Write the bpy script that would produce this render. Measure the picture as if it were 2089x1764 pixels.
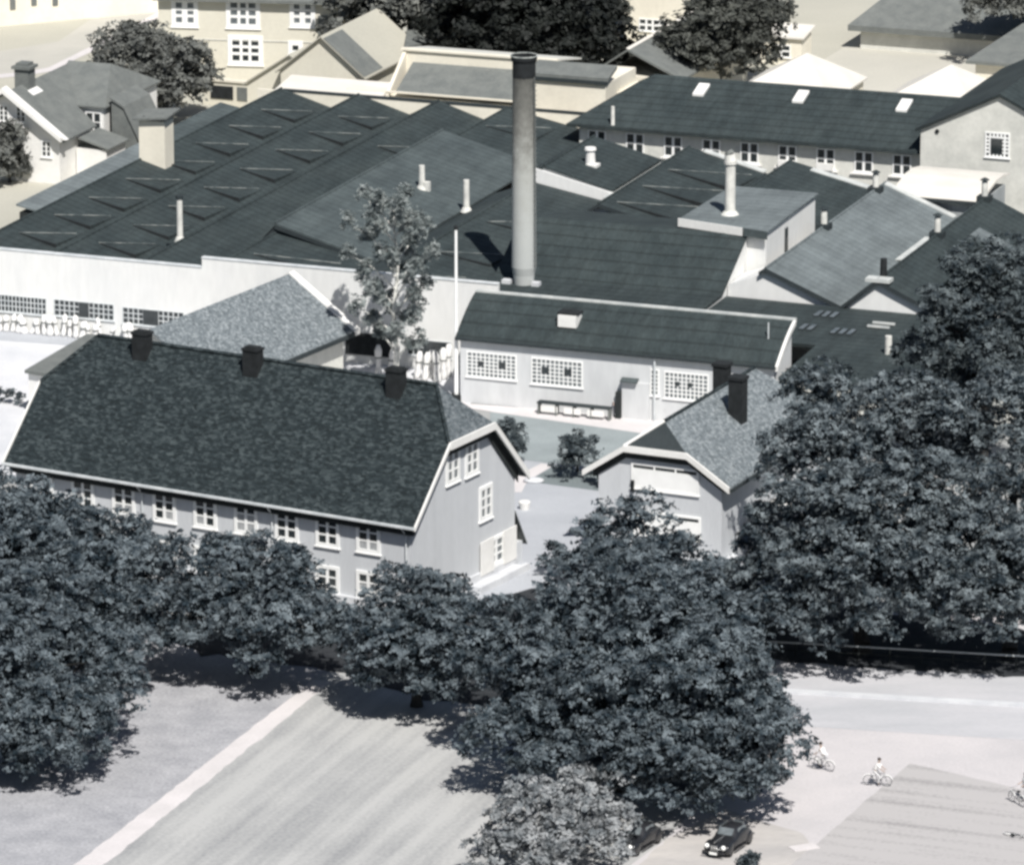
import bpy, bmesh, math, random
import numpy as np
for o in list(bpy.data.objects): bpy.data.objects.remove(o)
SC=bpy.context.scene
# ------------------------------------------------------------------ camera, sky, sun, exposure
FPX=12000.; TH=math.radians(15.3); CH=112.; IW,IH=2089.,1764.
cd=bpy.data.cameras.new('camera'); cam=bpy.data.objects.new('camera',cd); SC.collection.objects.link(cam)
cd.sensor_fit='HORIZONTAL'; cd.sensor_width=36.; cd.lens=36.*FPX/IW; cd.clip_start=5; cd.clip_end=6000
cam.location=(0,0,CH); cam.rotation_euler=(math.radians(90)-TH,0,0); SC.camera=cam
SUN_EL=math.radians(52); SUN_AZ=math.radians(-74)      # direction towards the sun, from +X
wd=bpy.data.worlds.new('World'); SC.world=wd; wd.use_nodes=True
nt=wd.node_tree; bg=nt.nodes['Background']; sky=nt.nodes.new('ShaderNodeTexSky')
sky.sky_type='NISHITA'; sky.sun_disc=False; sky.sun_elevation=SUN_EL; sky.sun_rotation=math.radians(90)-SUN_AZ
nt.links.new(sky.outputs[0],bg.inputs[0]); bg.inputs[1].default_value=0.05
sl=bpy.data.lights.new('sun','SUN'); sl.energy=5.0; sl.angle=math.radians(0.5); sl.color=(1,.97,.93)
sun=bpy.data.objects.new('sun',sl); SC.collection.objects.link(sun)
sd=(math.cos(SUN_EL)*math.cos(SUN_AZ),math.cos(SUN_EL)*math.sin(SUN_AZ),math.sin(SUN_EL))
import mathutils
sun.rotation_euler=mathutils.Vector(sd).to_track_quat('Z','Y').to_euler(); sun.location=(0,300,200)
vs=SC.view_settings; vs.view_transform='Standard'; vs.look='None'; vs.gamma=1; vs.use_curve_mapping=False; vs.exposure=0.22
try: SC.cycles.filter_width=3.0
except Exception: pass
# ------------------------------------------------------------------ helpers
def P(x,y,z=0.):
    u=(x-IW/2)/FPX; v=(IH/2-y)/FPX
    d=(u, math.cos(TH)+v*math.sin(TH), -math.sin(TH)+v*math.cos(TH)); t=(z-CH)/d[2]
    return (d[0]*t,d[1]*t,z)
class MB:
    def __init__(s): s.v=[]; s.f=[]; s.m=[]
    def add(s,vs,fs,m=0):
        n=len(s.v); s.v+= [tuple(v) for v in vs]; s.f+=[tuple(i+n for i in f) for f in fs]; s.m+=[m]*len(fs); return s
    def box(s,a0,a1,b0,b1,z0,z1,m=0):
        v=[(a0,b0,z0),(a1,b0,z0),(a1,b1,z0),(a0,b1,z0),(a0,b0,z1),(a1,b0,z1),(a1,b1,z1),(a0,b1,z1)]
        return s.add(v,[(0,3,2,1),(4,5,6,7),(0,1,5,4),(1,2,6,5),(2,3,7,6),(3,0,4,7)],m)
    def prism(s,pts,vec,m=0):                       # closed extrusion of a polygon
        n=len(pts); q=[tuple(p[i]+vec[i] for i in range(3)) for p in pts]
        fs=[tuple(range(n))[::-1],tuple(range(n,2*n))]+[(i,(i+1)%n,(i+1)%n+n,i+n) for i in range(n)]
        return s.add(list(pts)+q,fs,m)
    def slab(s,pts,t=.18,m=0): return s.prism(pts,(0,0,-t),m)
    def tube(s,p,q,r0,r1=None,n=8,m=0,cap=True):
        if r1 is None: r1=r0
        p=mathutils.Vector(p); q=mathutils.Vector(q); d=(q-p)
        if d.length<1e-6: return s
        d.normalize(); u=d.orthogonal().normalized(); w=d.cross(u)
        vs=[]
        for (c,r) in ((p,r0),(q,r1)):
            for i in range(n):
                a=2*math.pi*i/n; vs.append(tuple(c+u*(r*math.cos(a))+w*(r*math.sin(a))))
        fs=[(i,(i+1)%n,(i+1)%n+n,i+n) for i in range(n)]
        if cap: fs+=[tuple(range(n))[::-1],tuple(range(n,2*n))]
        return s.add(vs,fs,m)
    def path(s,pts,r,n=6,m=0):
        for i in range(len(pts)-1):
            a=r if not isinstance(r,(list,tuple)) else r[i]; b=r if not isinstance(r,(list,tuple)) else r[i+1]
            s.tube(pts[i],pts[i+1],a,b,n,m)
        return s
    def ell(s,c,r,n=10,k=6,m=0):
        vs=[];fs=[]
        for j in range(k+1):
            t=math.pi*j/k
            for i in range(n):
                a=2*math.pi*i/n; vs.append((c[0]+r[0]*math.sin(t)*math.cos(a),c[1]+r[1]*math.sin(t)*math.sin(a),c[2]+r[2]*math.cos(t)))
        for j in range(k):
            for i in range(n): fs.append((j*n+i,j*n+(i+1)%n,(j+1)*n+(i+1)%n,(j+1)*n+i)[::-1])
        return s.add(vs,fs,m)
    def ring(s,c,R,r,axis='b',n=22,k=6,m=0):
        vs=[];fs=[]
        for i in range(n):
            a=2*math.pi*i/n
            for j in range(k):
                t=2*math.pi*j/k; x=(R+r*math.cos(t))*math.cos(a); y=(R+r*math.cos(t))*math.sin(a); w=r*math.sin(t)
                if axis=='b': vs.append((c[0]+x,c[1]+w,c[2]+y))
                elif axis=='a': vs.append((c[0]+w,c[1]+x,c[2]+y))
                else: vs.append((c[0]+x,c[1]+y,c[2]+w))
        for i in range(n):
            for j in range(k): fs.append((i*k+j,((i+1)%n)*k+j,((i+1)%n)*k+(j+1)%k,i*k+(j+1)%k))
        return s.add(vs,fs,m)
    def build(s,name,mats,parent=None,smooth=False,fix=True):
        me=bpy.data.meshes.new(name); me.from_pydata(s.v,[],s.f)
        if not isinstance(mats,(list,tuple)): mats=[mats]
        for m in mats: me.materials.append(m)
        if len(mats)>1: me.polygons.foreach_set('material_index',s.m)
        if fix:
            bm=bmesh.new(); bm.from_mesh(me); bmesh.ops.recalc_face_normals(bm,faces=bm.faces); bm.to_mesh(me); bm.free()
        if smooth: me.polygons.foreach_set('use_smooth',[True]*len(me.polygons))
        me.update()
        o=bpy.data.objects.new(name,me); SC.collection.objects.link(o)
        if parent is not None: o.parent=parent
        return o
def tag(o,label=None,cat=None,group=None,kind=None):
    if label: o['label']=label
    if cat: o['category']=cat
    if group: o['group']=group
    if kind: o['kind']=kind
    return o
def thing(name,label,cat,o,yaw=0.,group=None,z=None):
    e=bpy.data.objects.new(name,None); SC.collection.objects.link(e)
    e.location=(o[0],o[1],o[2] if z is None else z); e.rotation_euler=(0,0,math.radians(yaw)); e.empty_display_size=.5
    return tag(e,label,cat,group)
def to_local(e,p):
    c,n=math.cos(e.rotation_euler.z),math.sin(e.rotation_euler.z); dx,dy=p[0]-e.location[0],p[1]-e.location[1]
    return (dx*c+dy*n,-dx*n+dy*c,p[2]-e.location[2])
def copy_tree(o,parent=None):
    c=o.copy(); SC.collection.objects.link(c)
    if parent is not None: c.parent=parent
    for ch in list(o.children): copy_tree(ch,c)
    return c
# ------------------------------------------------------------------ materials
def mat(name,c1,c2=None,scale=1.,rough=.85,bump=0.,bscale=6.,stretch=(1,1,1),detail=5,contrast=(.35,.65),fine=0.,spec=.3,metal=0.,rot=0.,seams=0.):
    m=bpy.data.materials.new(name); m.use_nodes=True; n=m.node_tree.nodes; l=m.node_tree.links; b=n['Principled BSDF']
    b.inputs['Roughness'].default_value=rough; b.inputs['Specular IOR Level'].default_value=spec; b.inputs['Metallic'].default_value=metal
    if c2 is None: c2=tuple(x*.86 for x in c1)
    tc=n.new('ShaderNodeTexCoord'); mp=n.new('ShaderNodeMapping'); mp.inputs['Scale'].default_value=stretch; mp.inputs['Rotation'].default_value=(0,0,rot)
    l.new(tc.outputs['Object'],mp.inputs[0])
    nz=n.new('ShaderNodeTexNoise'); nz.inputs['Scale'].default_value=scale; nz.inputs['Detail'].default_value=detail; nz.inputs['Roughness'].default_value=.6
    l.new(mp.outputs[0],nz.inputs['Vector'])
    rp=n.new('ShaderNodeValToRGB'); rp.color_ramp.elements[0].position=contrast[0]; rp.color_ramp.elements[1].position=contrast[1]
    rp.color_ramp.elements[0].color=(*c2,1); rp.color_ramp.elements[1].color=(*c1,1); l.new(nz.outputs['Fac'],rp.inputs[0])
    out=rp.outputs[0]
    if fine>0:
        n2=n.new('ShaderNodeTexNoise'); n2.inputs['Scale'].default_value=bscale; n2.inputs['Detail'].default_value=2; l.new(mp.outputs[0],n2.inputs['Vector'])
        mr=n.new('ShaderNodeMapRange'); mr.inputs[1].default_value=.3; mr.inputs[2].default_value=.7; mr.inputs[3].default_value=1-fine; mr.inputs[4].default_value=1+fine
        l.new(n2.outputs['Fac'],mr.inputs[0]); mx=n.new('ShaderNodeMix'); mx.data_type='RGBA'; mx.blend_type='MULTIPLY'; mx.inputs[0].default_value=1
        l.new(out,mx.inputs[6]); cb=n.new('ShaderNodeCombineColor')
        for i in range(3): l.new(mr.outputs[0],cb.inputs[i])
        l.new(cb.outputs[0],mx.inputs[7]); out=mx.outputs[2]
    if seams>0:   # overlapping felt strips: thin darker laps
        wv=n.new('ShaderNodeTexWave'); wv.bands_direction='Y'; wv.inputs['Scale'].default_value=.30; wv.inputs['Distortion'].default_value=1.2; wv.inputs['Detail'].default_value=3; wv.inputs['Detail Scale'].default_value=.6
        l.new(tc.outputs['Object'],wv.inputs['Vector']); r2=n.new('ShaderNodeMapRange'); r2.inputs[1].default_value=.0; r2.inputs[2].default_value=.14; r2.inputs[3].default_value=1-seams*1.6; r2.inputs[4].default_value=1.
        l.new(wv.outputs['Fac'],r2.inputs[0]); v2=n.new('ShaderNodeTexNoise'); v2.inputs['Scale'].default_value=.9; v2.inputs['Detail'].default_value=7; v2.inputs['Roughness'].default_value=.75; m3=n.new('ShaderNodeMapping'); m3.inputs['Scale'].default_value=(1.6,.25,1); l.new(tc.outputs['Object'],m3.inputs[0]); l.new(m3.outputs[0],v2.inputs['Vector'])
        r3=n.new('ShaderNodeMapRange'); r3.inputs[1].default_value=.35; r3.inputs[2].default_value=.65; r3.inputs[3].default_value=1-seams; r3.inputs[4].default_value=1+seams; l.new(v2.outputs['Fac'],r3.inputs[0])
        mu=n.new('ShaderNodeMath'); mu.operation='MULTIPLY'; l.new(r2.outputs[0],mu.inputs[0]); l.new(r3.outputs[0],mu.inputs[1]); c3=n.new('ShaderNodeCombineColor')
        for i in range(3): l.new(mu.outputs[0],c3.inputs[i])
        m4=n.new('ShaderNodeMix'); m4.data_type='RGBA'; m4.blend_type='MULTIPLY'; m4.inputs[0].default_value=1; l.new(out,m4.inputs[6]); l.new(c3.outputs[0],m4.inputs[7]); out=m4.outputs[2]
    l.new(out,b.inputs['Base Color'])
    if bump>0:
        n3=n.new('ShaderNodeTexNoise'); n3.inputs['Scale'].default_value=bscale; n3.inputs['Detail'].default_value=3; l.new(mp.outputs[0],n3.inputs['Vector'])
        bp=n.new('ShaderNodeBump'); bp.inputs['Strength'].default_value=bump; bp.inputs['Distance'].default_value=.08; l.new(n3.outputs['Fac'],bp.inputs['Height']); l.new(bp.outputs[0],b.inputs['Normal'])
    return m
def tile_mat(name,c1,c2,c3,sx=(1.1,1.9,1.9),rough=.7,spec=.3):
    # clay pantiles: cell by cell tone (weathering, lichen) plus larger blotches and tile courses in relief
    m=bpy.data.materials.new(name); m.use_nodes=True; n=m.node_tree.nodes; l=m.node_tree.links; b=n['Principled BSDF']
    b.inputs['Roughness'].default_value=rough; b.inputs['Specular IOR Level'].default_value=spec
    tc=n.new('ShaderNodeTexCoord'); mp=n.new('ShaderNodeMapping'); mp.inputs['Scale'].default_value=sx; l.new(tc.outputs['Object'],mp.inputs[0])
    vo=n.new('ShaderNodeTexVoronoi'); vo.inputs['Scale'].default_value=3.4; l.new(mp.outputs[0],vo.inputs['Vector'])
    sp=n.new('ShaderNodeSeparateColor'); l.new(vo.outputs['Color'],sp.inputs[0])
    nz=n.new('ShaderNodeTexNoise'); nz.inputs['Scale'].default_value=1.7; nz.inputs['Detail'].default_value=8; nz.inputs['Roughness'].default_value=.75; l.new(mp.outputs[0],nz.inputs['Vector'])
    ad=n.new('ShaderNodeMath'); ad.operation='MULTIPLY_ADD'; ad.inputs[1].default_value=.34; l.new(sp.outputs[0],ad.inputs[0])
    ml=n.new('ShaderNodeMath'); ml.operation='MULTIPLY'; ml.inputs[1].default_value=.92; l.new(nz.outputs['Fac'],ml.inputs[0]); l.new(ml.outputs[0],ad.inputs[2])
    rp=n.new('ShaderNodeValToRGB'); e=rp.color_ramp.elements; e[0].position=.36; e[0].color=(*c1,1); e[1].position=.88; e[1].color=(*c3,1)
    k=e.new(.62); k.color=(*c2,1); l.new(ad.outputs[0],rp.inputs[0]); l.new(rp.outputs[0],b.inputs['Base Color'])
    wv=n.new('ShaderNodeTexWave'); wv.bands_direction='Z'; wv.inputs['Scale'].default_value=1.1; wv.inputs['Distortion'].default_value=.6; l.new(tc.outputs['Object'],wv.inputs['Vector'])
    bp=n.new('ShaderNodeBump'); bp.inputs['Strength'].default_value=.5; bp.inputs['Distance'].default_value=.12
    mm=n.new('ShaderNodeMath'); mm.operation='MULTIPLY_ADD'; mm.inputs[1].default_value=.8; l.new(sp.outputs[1],mm.inputs[0]); l.new(wv.outputs['Fac'],mm.inputs[2])
    l.new(mm.outputs[0],bp.inputs['Height']); l.new(bp.outputs[0],b.inputs['Normal'])
    return m
M={}
M['white']=mat('white_paint',(.80,.79,.76),(.70,.69,.66),.25,.8,.05,3,fine=.03)
M['white_top']=mat('cream_limewash',(.80,.755,.64),(.68,.64,.54),.2,.85,.05,3,fine=.03)
M['fac_white']=mat('factory_limewash',(.72,.72,.70),(.655,.66,.65),.35,.85,.04,2.2,fine=.035,contrast=(.28,.58),stretch=(1,1,.28))
M['hall_wall']=mat('pale_render',(.60,.61,.61),(.545,.555,.56),.5,.85,.05,2.4,fine=.04,stretch=(1,1,.3))
M['house_wall']=mat('grey_boarding',(.56,.575,.59),(.51,.525,.54),.3,.8,.1,5,fine=.04,stretch=(3,3,.3))
M['cream_wall']=mat('cream_render',(.66,.635,.54),(.61,.58,.49),.2,.85,.05,3,fine=.03)
M['far_wall']=mat('pale_stone_render',(.64,.635,.585),(.52,.52,.48),.5,.85,.06,3,fine=.05)
M['curtain']=mat('net_curtain',(.42,.43,.43),(.26,.27,.28),3.,.9,stretch=(4,4,1))
M['frame']=mat('window_paint',(.86,.86,.84),(.80,.80,.78),1.,.6)
M['glass']=mat('dark_glass',(.020,.026,.028),(.035,.042,.045),1.5,.12,spec=.6)
M['glass_pale']=mat('dusty_glass',(.085,.10,.105),(.17,.19,.20),2.,.3,spec=.5)
M['bitumen']=mat('roofing_felt',(.040,.052,.053),(.027,.037,.039),.35,.9,.2,5,fine=.12,detail=8,stretch=(1,.5,1),seams=.22)
M['bitumen_dark']=mat('roofing_felt_dark',(.034,.042,.045),(.024,.032,.035),.5,.9,.2,5,fine=.10,detail=8)
M['bitumen_mid']=mat('roofing_felt_worn',(.078,.096,.098),(.054,.068,.071),.4,.9,.2,5,fine=.08,detail=8,seams=.16)
M['bitumen_pale']=mat('roofing_felt_pale',(.165,.19,.195),(.115,.133,.138),.28,.9,.15,5,fine=.07,detail=8,seams=.14)
M['grey_roof']=mat('grey_slate',(.17,.18,.17),(.13,.14,.135),.8,.85,.2,5,fine=.08)
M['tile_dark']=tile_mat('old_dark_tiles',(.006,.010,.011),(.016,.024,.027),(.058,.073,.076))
M['tile_pale']=tile_mat('pale_slope_tiles',(.085,.10,.107),(.155,.178,.19),(.30,.325,.335),sx=(2.,1.5,2.))  # paler tile tone, chosen by the way the slope faces
M['tile_hip']=tile_mat('grey_hip_tiles',(.04,.05,.055),(.10,.118,.128),(.19,.21,.22),sx=(2.,1.4,2.))  # half hips get a paler tone than the main slopes
M['soot']=mat('sooty_brick',(.012,.014,.015),(.022,.025,.027),2.,.9,.3,8,fine=.15)
M['dark_wood']=mat('tarred_boards',(.020,.024,.024),(.030,.034,.034),1.,.85,.2,6)
M['flash']=mat('zinc_flashing',(.46,.48,.45),(.13,.15,.15),.9,.6,contrast=(.4,.6))
M['white_top_roof']=mat('white_painted_roof',(.70,.67,.61),(.61,.585,.53),.3,.8)
M['zinc']=mat('pale_zinc',(.62,.63,.60),(.45,.47,.46),1.,.5)
M['pipe']=mat('limewashed_pipe',(.72,.71,.66),(.50,.50,.47),1.2,.8)
M['gutter']=mat('gutter_paint',(.68,.70,.70),(.50,.53,.54),1.5,.6)
M['bark']=mat('bark',(.05,.048,.045),(.025,.025,.025),4.,.95,.4,9,stretch=(1,1,.3))
M['birch_bark']=mat('birch_bark',(.68,.67,.62),(.25,.26,.25),3.,.8,.2,8,contrast=(.38,.5))
M['sack']=mat('pale_cloth',(.76,.75,.73),(.50,.50,.50),2.,.9,.1,6,contrast=(.3,.5))
M['concrete']=mat('pale_concrete',(.60,.61,.62),(.50,.51,.53),.6,.9,.05,5,fine=.04)
def leaf_mat(name,c1,c2,scale=1.1,trans=.06):
    m=bpy.data.materials.new(name); m.use_nodes=True; n=m.node_tree.nodes; l=m.node_tree.links; b=n['Principled BSDF']
    b.inputs['Roughness'].default_value=.65; b.inputs['Specular IOR Level'].default_value=.25
    tc=n.new('ShaderNodeTexCoord'); nz=n.new('ShaderNodeTexNoise'); nz.inputs['Scale'].default_value=scale; nz.inputs['Detail'].default_value=4; l.new(tc.outputs['Object'],nz.inputs['Vector'])
    rp=n.new('ShaderNodeValToRGB'); rp.color_ramp.elements[0].position=.38; rp.color_ramp.elements[1].position=.64
    rp.color_ramp.elements[0].color=(*c2,1); rp.color_ramp.elements[1].color=(*c1,1); l.new(nz.outputs['Fac'],rp.inputs[0]); l.new(rp.outputs[0],b.inputs['Base Color'])
    tr=n.new('ShaderNodeBsdfTranslucent'); l.new(rp.outputs[0],tr.inputs[0]); mx=n.new('ShaderNodeMixShader'); mx.inputs[0].default_value=trans
    l.new(b.outputs[0],mx.inputs[1]); l.new(tr.outputs[0],mx.inputs[2]); l.new(mx.outputs[0],n['Material Output'].inputs[0])
    return m
M['leaf']=leaf_mat('leaves_dense',(.158,.188,.206),(.016,.027,.036))
M['leaf_mid']=leaf_mat('leaves_mid',(.178,.208,.222),(.015,.025,.033))
M['leaf_dark']=leaf_mat('leaves_deep',(.125,.148,.155),(.020,.030,.037))
M['leaf_pale']=leaf_mat('leaves_pale',(.34,.35,.355),(.13,.145,.155))
M['leaf_far']=leaf_mat('leaves_far',(.16,.165,.15),(.085,.09,.085))
M['leaf_top']=leaf_mat('leaves_top',(.10,.105,.092),(.035,.038,.034))
M['leaf_birch']=leaf_mat('leaves_birch',(.36,.39,.38),(.13,.155,.155),1.2,.25)
# ------------------------------------------------------------------ building parts
def window(T,c,w,h,cols,rows,face='-b',name='window',glass='glass',fw=.16,bw=.07,frame='frame',open_panes=(),rowh=None,proud=.09,label=None,parent=None,z_split=None,curtain=None):
    """frame with bars standing proud of the wall, dark glass behind it. c=(a,b,z) centre on the wall plane"""
    f=MB(); g=MB()
    def bx(mb,u0,u1,z0,z1,d0,d1):
        if face=='-b': mb.box(c[0]+u0,c[0]+u1,c[1]-d1,c[1]-d0,c[2]+z0,c[2]+z1)
        else: mb.box(c[0]+d0,c[0]+d1,c[1]+u0,c[1]+u1,c[2]+z0,c[2]+z1)
    W,H=w/2,h/2
    bx(f,-W,W,H-fw,H,.0,proud); bx(f,-W,W,-H,-H+fw,.0,proud)
    bx(f,-W,-W+fw,-H+fw,H-fw,.0,proud); bx(f,W-fw,W,-H+fw,H-fw,.0,proud)
    bx(f,-W-.08,W+.08,-H-.08,-H,.0,proud+.06)
    iw=w-2*fw; ih=h-2*fw
    for i in range(1,cols):
        u=-W+fw+iw*i/cols; k=bw*(2.0 if (cols==2) else 1); bx(f,u-k/2,u+k/2,-H+fw,H-fw,.004,proud-.02)
    ys=[ih*j/rows for j in range(1,rows)] if rowh is None else [ih*r for r in rowh]
    for y in ys: bx(f,-W+fw,W-fw,-H+fw+y-bw/2,-H+fw+y+bw/2,.004,proud-.03)
    bx(g,-W+fw,W-fw,-H+fw,H-fw,.004,.02)
    fo=f.build(name,M[frame],parent or T)
    if label: fo['label']=label
    g.build('pane',M[glass],fo)
    if curtain is not None:
        d=MB(); i0,i1,j0,j1=curtain; bx(d,-W+fw+iw*i0,-W+fw+iw*i1,-H+fw+ih*j0,-H+fw+ih*j1,.021,.035); d.build('curtain',M['curtain'],fo)
    if open_panes:
        for (i0,i1,j0,j1) in open_panes:
            d=MB(); bx(d,-W+fw+iw*i0/cols,-W+fw+iw*i1/cols,-H+fw+ih*j0/rows,-H+fw+ih*j1/rows,proud-.02,proud+.02)
            d.build('open_pane',M['glass'],fo)
    return fo
def gable_walls(T,a0,a1,b0,b1,ze,ridges,axis='b',mat_=None,name='wall',z0=0.,base=0):
    """walls of a shed whose ridge runs along `axis`; profile = list of (pos,z) from one side to the other"""
    mb=MB()
    if axis=='b': pts=[(a0,b0,z0)]+[(p,b0,z) for p,z in ridges]+[(a1,b0,z0)]; mb.prism(pts,(0,b1-b0,0))
    else: pts=[(a0,b0,z0)]+[(a0,p,z) for p,z in ridges]+[(a0,b1,z0)]; mb.prism(pts,(a1-a0,0,0))
    return mb.build(name,mat_,T)
def slope(T,pts,m,t=.2,name='roof_slope',label=None,parent=None):
    o=MB().slab(pts,t).build(name,m,parent or T)
    if label: o['label']=label
    return o
def rvent(T,a,b,z,h=1.3,r=.35,dark_base=True,parent=None,name='roof_vent'):
    mb=MB(); 
    mb.box(a-r*1.5,a+r*1.5,b-r*1.5,b+r*1.5,z-.8,z+.25,1 if dark_base else 0)
    mb.tube((a,b,z+.25),(a,b,z+h),r*.72,r*.68,10,0); mb.tube((a,b,z+h+.12),(a,b,z+h+.30),r*1.15,r*.3,10,1); mb.tube((a,b,z+h),(a,b,z+h+.12),r*.35,r*.35,6,1)
    return mb.build(name,[M['pipe'],M['bitumen_dark']],parent or T)
# ------------------------------------------------------------------ frames
class Frame:
    def __init__(s,px,py,z,yaw):
        s.o=P(px,py,z); s.yaw=yaw; c,n=math.cos(math.radians(yaw)),math.sin(math.radians(yaw)); s.A=(c,n); s.B=(-n,c)
    def loc(s,p): d=(p[0]-s.o[0],p[1]-s.o[1]); return (d[0]*s.A[0]+d[1]*s.A[1], d[0]*s.B[0]+d[1]*s.B[1], p[2])
    def world(s,a,b,z=0.): return (s.o[0]+a*s.A[0]+b*s.B[0], s.o[1]+a*s.A[1]+b*s.B[1], z)
    def at(s,px,py,z): return s.loc(P(px,py,z))
    def on(s,px,py,axis,val):
        p0=s.loc((0,0,CH)); p1=s.loc(P(px,py,0.)); i=0 if axis=='a' else 1; t=(val-p0[i])/(p1[i]-p0[i])
        return tuple(p0[k]+t*(p1[k]-p0[k]) for k in range(3))
    def thing(s,name,label,cat,a,b,group=None,z=0.):
        e=thing(name,label,cat,s.world(a,b,z),s.yaw,group); OFF[e.name]=(a,b,z); return e
OFF={}
_build=MB.build
def build(s,name,mats,parent=None,smooth=False,fix=True):
    r=parent
    while r is not None and r.parent is not None: r=r.parent
    if r is not None and r.name in OFF:
        x,y,z=OFF[r.name]; s.v=[(p[0]-x,p[1]-y,p[2]-z) for p in s.v]
    return _build(s,name,mats,parent,smooth,fix)
MB.build=build
F0=Frame(412,546,6.3,-20.5)
# ------------------------------------------------------------------ ground, roads, paths (setting)
def sheet(name,pts,z,m,jit=0.):
    if jit:
        q=[]; rr=random.Random(len(name))
        for i,p in enumerate(pts):
            e=pts[(i+1)%len(pts)]; n=max(1,int(math.dist(p[:2],e[:2])/.7))
            for k in range(n): q.append((p[0]+(e[0]-p[0])*k/n+rr.gauss(0,jit),p[1]+(e[1]-p[1])*k/n+rr.gauss(0,jit),0))
        pts=q
    mb=MB(); mb.add([(p[0],p[1],z) for p in pts],[tuple(range(len(pts)))])
    o=mb.build(name,m,None,fix=False)
    if o.data.polygons[0].normal.z<0: o.data.flip_normals()
    return tag(o,kind='structure')
def G(*px): return [P(x,y) for x,y in px]
def stripes(name,c1,c2,ang,freq,rough=.95,mixn=.5,fine=.06,strength=1.):
    m=bpy.data.materials.new(name); m.use_nodes=True; n=m.node_tree.nodes; l=m.node_tree.links; b=n['Principled BSDF']; b.inputs['Roughness'].default_value=rough; b.inputs['Specular IOR Level'].default_value=.15
    tc=n.new('ShaderNodeTexCoord'); mp=n.new('ShaderNodeMapping'); mp.inputs['Rotation'].default_value=(0,0,-ang); l.new(tc.outputs['Object'],mp.inputs[0])
    m2=n.new('ShaderNodeMapping'); m2.inputs['Scale'].default_value=(.035,freq,1); l.new(mp.outputs[0],m2.inputs[0])
    nz=n.new('ShaderNodeTexNoise'); nz.inputs['Scale'].default_value=1; nz.inputs['Detail'].default_value=3; l.new(m2.outputs[0],nz.inputs['Vector'])
    n2=n.new('ShaderNodeTexNoise'); n2.inputs['Scale'].default_value=.12; n2.inputs['Detail'].default_value=6; l.new(tc.outputs['Object'],n2.inputs['Vector'])
    n3=n.new('ShaderNodeTexNoise'); n3.inputs['Scale'].default_value=4.; n3.inputs['Detail'].default_value=4; l.new(tc.outputs['Object'],n3.inputs['Vector'])
    a=n.new('ShaderNodeMath'); a.operation='MULTIPLY_ADD'; a.inputs[1].default_value=strength; l.new(nz.outputs['Fac'],a.inputs[0]); 
    b2=n.new('ShaderNodeMath'); b2.operation='MULTIPLY'; b2.inputs[1].default_value=mixn; l.new(n2.outputs['Fac'],b2.inputs[0]); l.new(b2.outputs[0],a.inputs[2])
    c=n.new('ShaderNodeMath'); c.operation='MULTIPLY_ADD'; c.inputs[1].default_value=fine*4; l.new(n3.outputs['Fac'],c.inputs[0]); l.new(a.outputs[0],c.inputs[2])
    tot=.5*(strength+mixn+fine*4)
    rp=n.new('ShaderNodeValToRGB'); rp.color_ramp.elements[0].position=tot-.30; rp.color_ramp.elements[1].position=tot+.30
    rp.color_ramp.elements[0].color=(*c2,1); rp.color_ramp.elements[1].color=(*c1,1); l.new(c.outputs[0],rp.inputs[0]); l.new(rp.outputs[0],b.inputs['Base Color'])
    return m
pa=P(182,1764); pb=P(656,1390); PATH_ANG=math.atan2(pb[1]-pa[1],pb[0]-pa[0])
M['lawn']=stripes('mown_lawn',(.435,.435,.425),(.255,.26,.265),PATH_ANG,.75,fine=.12,strength=.8)
M['lawn2']=mat('lawn_plain',(.385,.385,.40),(.30,.303,.32),.5,.95,.3,5,fine=.16,detail=8)
fa=P(1652,1732); fb=P(1820,1607)
M['field']=stripes('raked_gravel_square',(.43,.415,.41),(.26,.252,.252),math.radians(-20),.75,strength=1.0,fine=.12)
M['earth']=mat('packed_earth',(.36,.36,.35),(.25,.26,.26),.08,.95,.1,5,fine=.06,detail=8)
M['yard_warm']=mat('sandy_ground',(.455,.44,.375),(.385,.375,.32),.05,.95,.05,4,fine=.04,detail=7)
M['path']=mat('pale_gravel',(.63,.597,.593),(.55,.525,.52),.3,.95,.05,5,fine=.04)
M['drive']=mat('pale_gravel_drive',(.56,.532,.532),(.465,.45,.455),.12,.95,.05,5,fine=.05,detail=7)
M['road']=mat('worn_road',(.50,.495,.51),(.42,.425,.44),.2,.9,.05,5,fine=.04,stretch=(.5,1.6,1),rot=math.radians(14))
M['court']=mat('court_paving',(.42,.435,.46),(.365,.38,.405),.2,.9,.05,5,fine=.04)
M['yard_white']=mat('limestone_yard',(.64,.64,.65),(.52,.53,.55),.15,.9,.05,5,fine=.05)
M['grass_slope']=mat('grey_grass',(.29,.325,.33),(.235,.265,.27),.3,.95,.2,6,fine=.08)
M['grass_dark']=mat('court_lawn',(.19,.22,.225),(.15,.175,.18),.4,.95,.2,6,fine=.1)
R=3000.
sheet('ground',[(-R,-200,0),(R,-200,0),(R,R*1.3,0),(-R,R*1.3,0)],-.02,M['earth'])
sheet('distant_ground',[F0.world(-80,64),F0.world(90,64),F0.world(160,420),F0.world(-200,420)],-.012,M['yard_warm'])
sheet('warm_ground',[F0.world(-90,18),F0.world(-22.2,18),F0.world(-22.2,66),F0.world(-140,120)],-.008,M['yard_warm'])
sheet('lawn',G((-400,1250),(1100,1250),(1500,1560),(1360,1712),(1180,1900),(-500,1900)),0.0,M['lawn'])
sheet('lawn_side',G((-400,1250),(720,1330),(640,1386),(152,1764),(90,1900),(-500,1900)),.004,M['lawn2'])
sheet('footpath',G((60,1840),(152,1764),(640,1386),(676,1390),(212,1764),(120,1850)),.010,M['path'],.04)
M['tree_shade']=mat('painted_tree_shade',(.034,.038,.042),(.02,.022,.026),.8,.95,.3,5,fine=.15)
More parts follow.
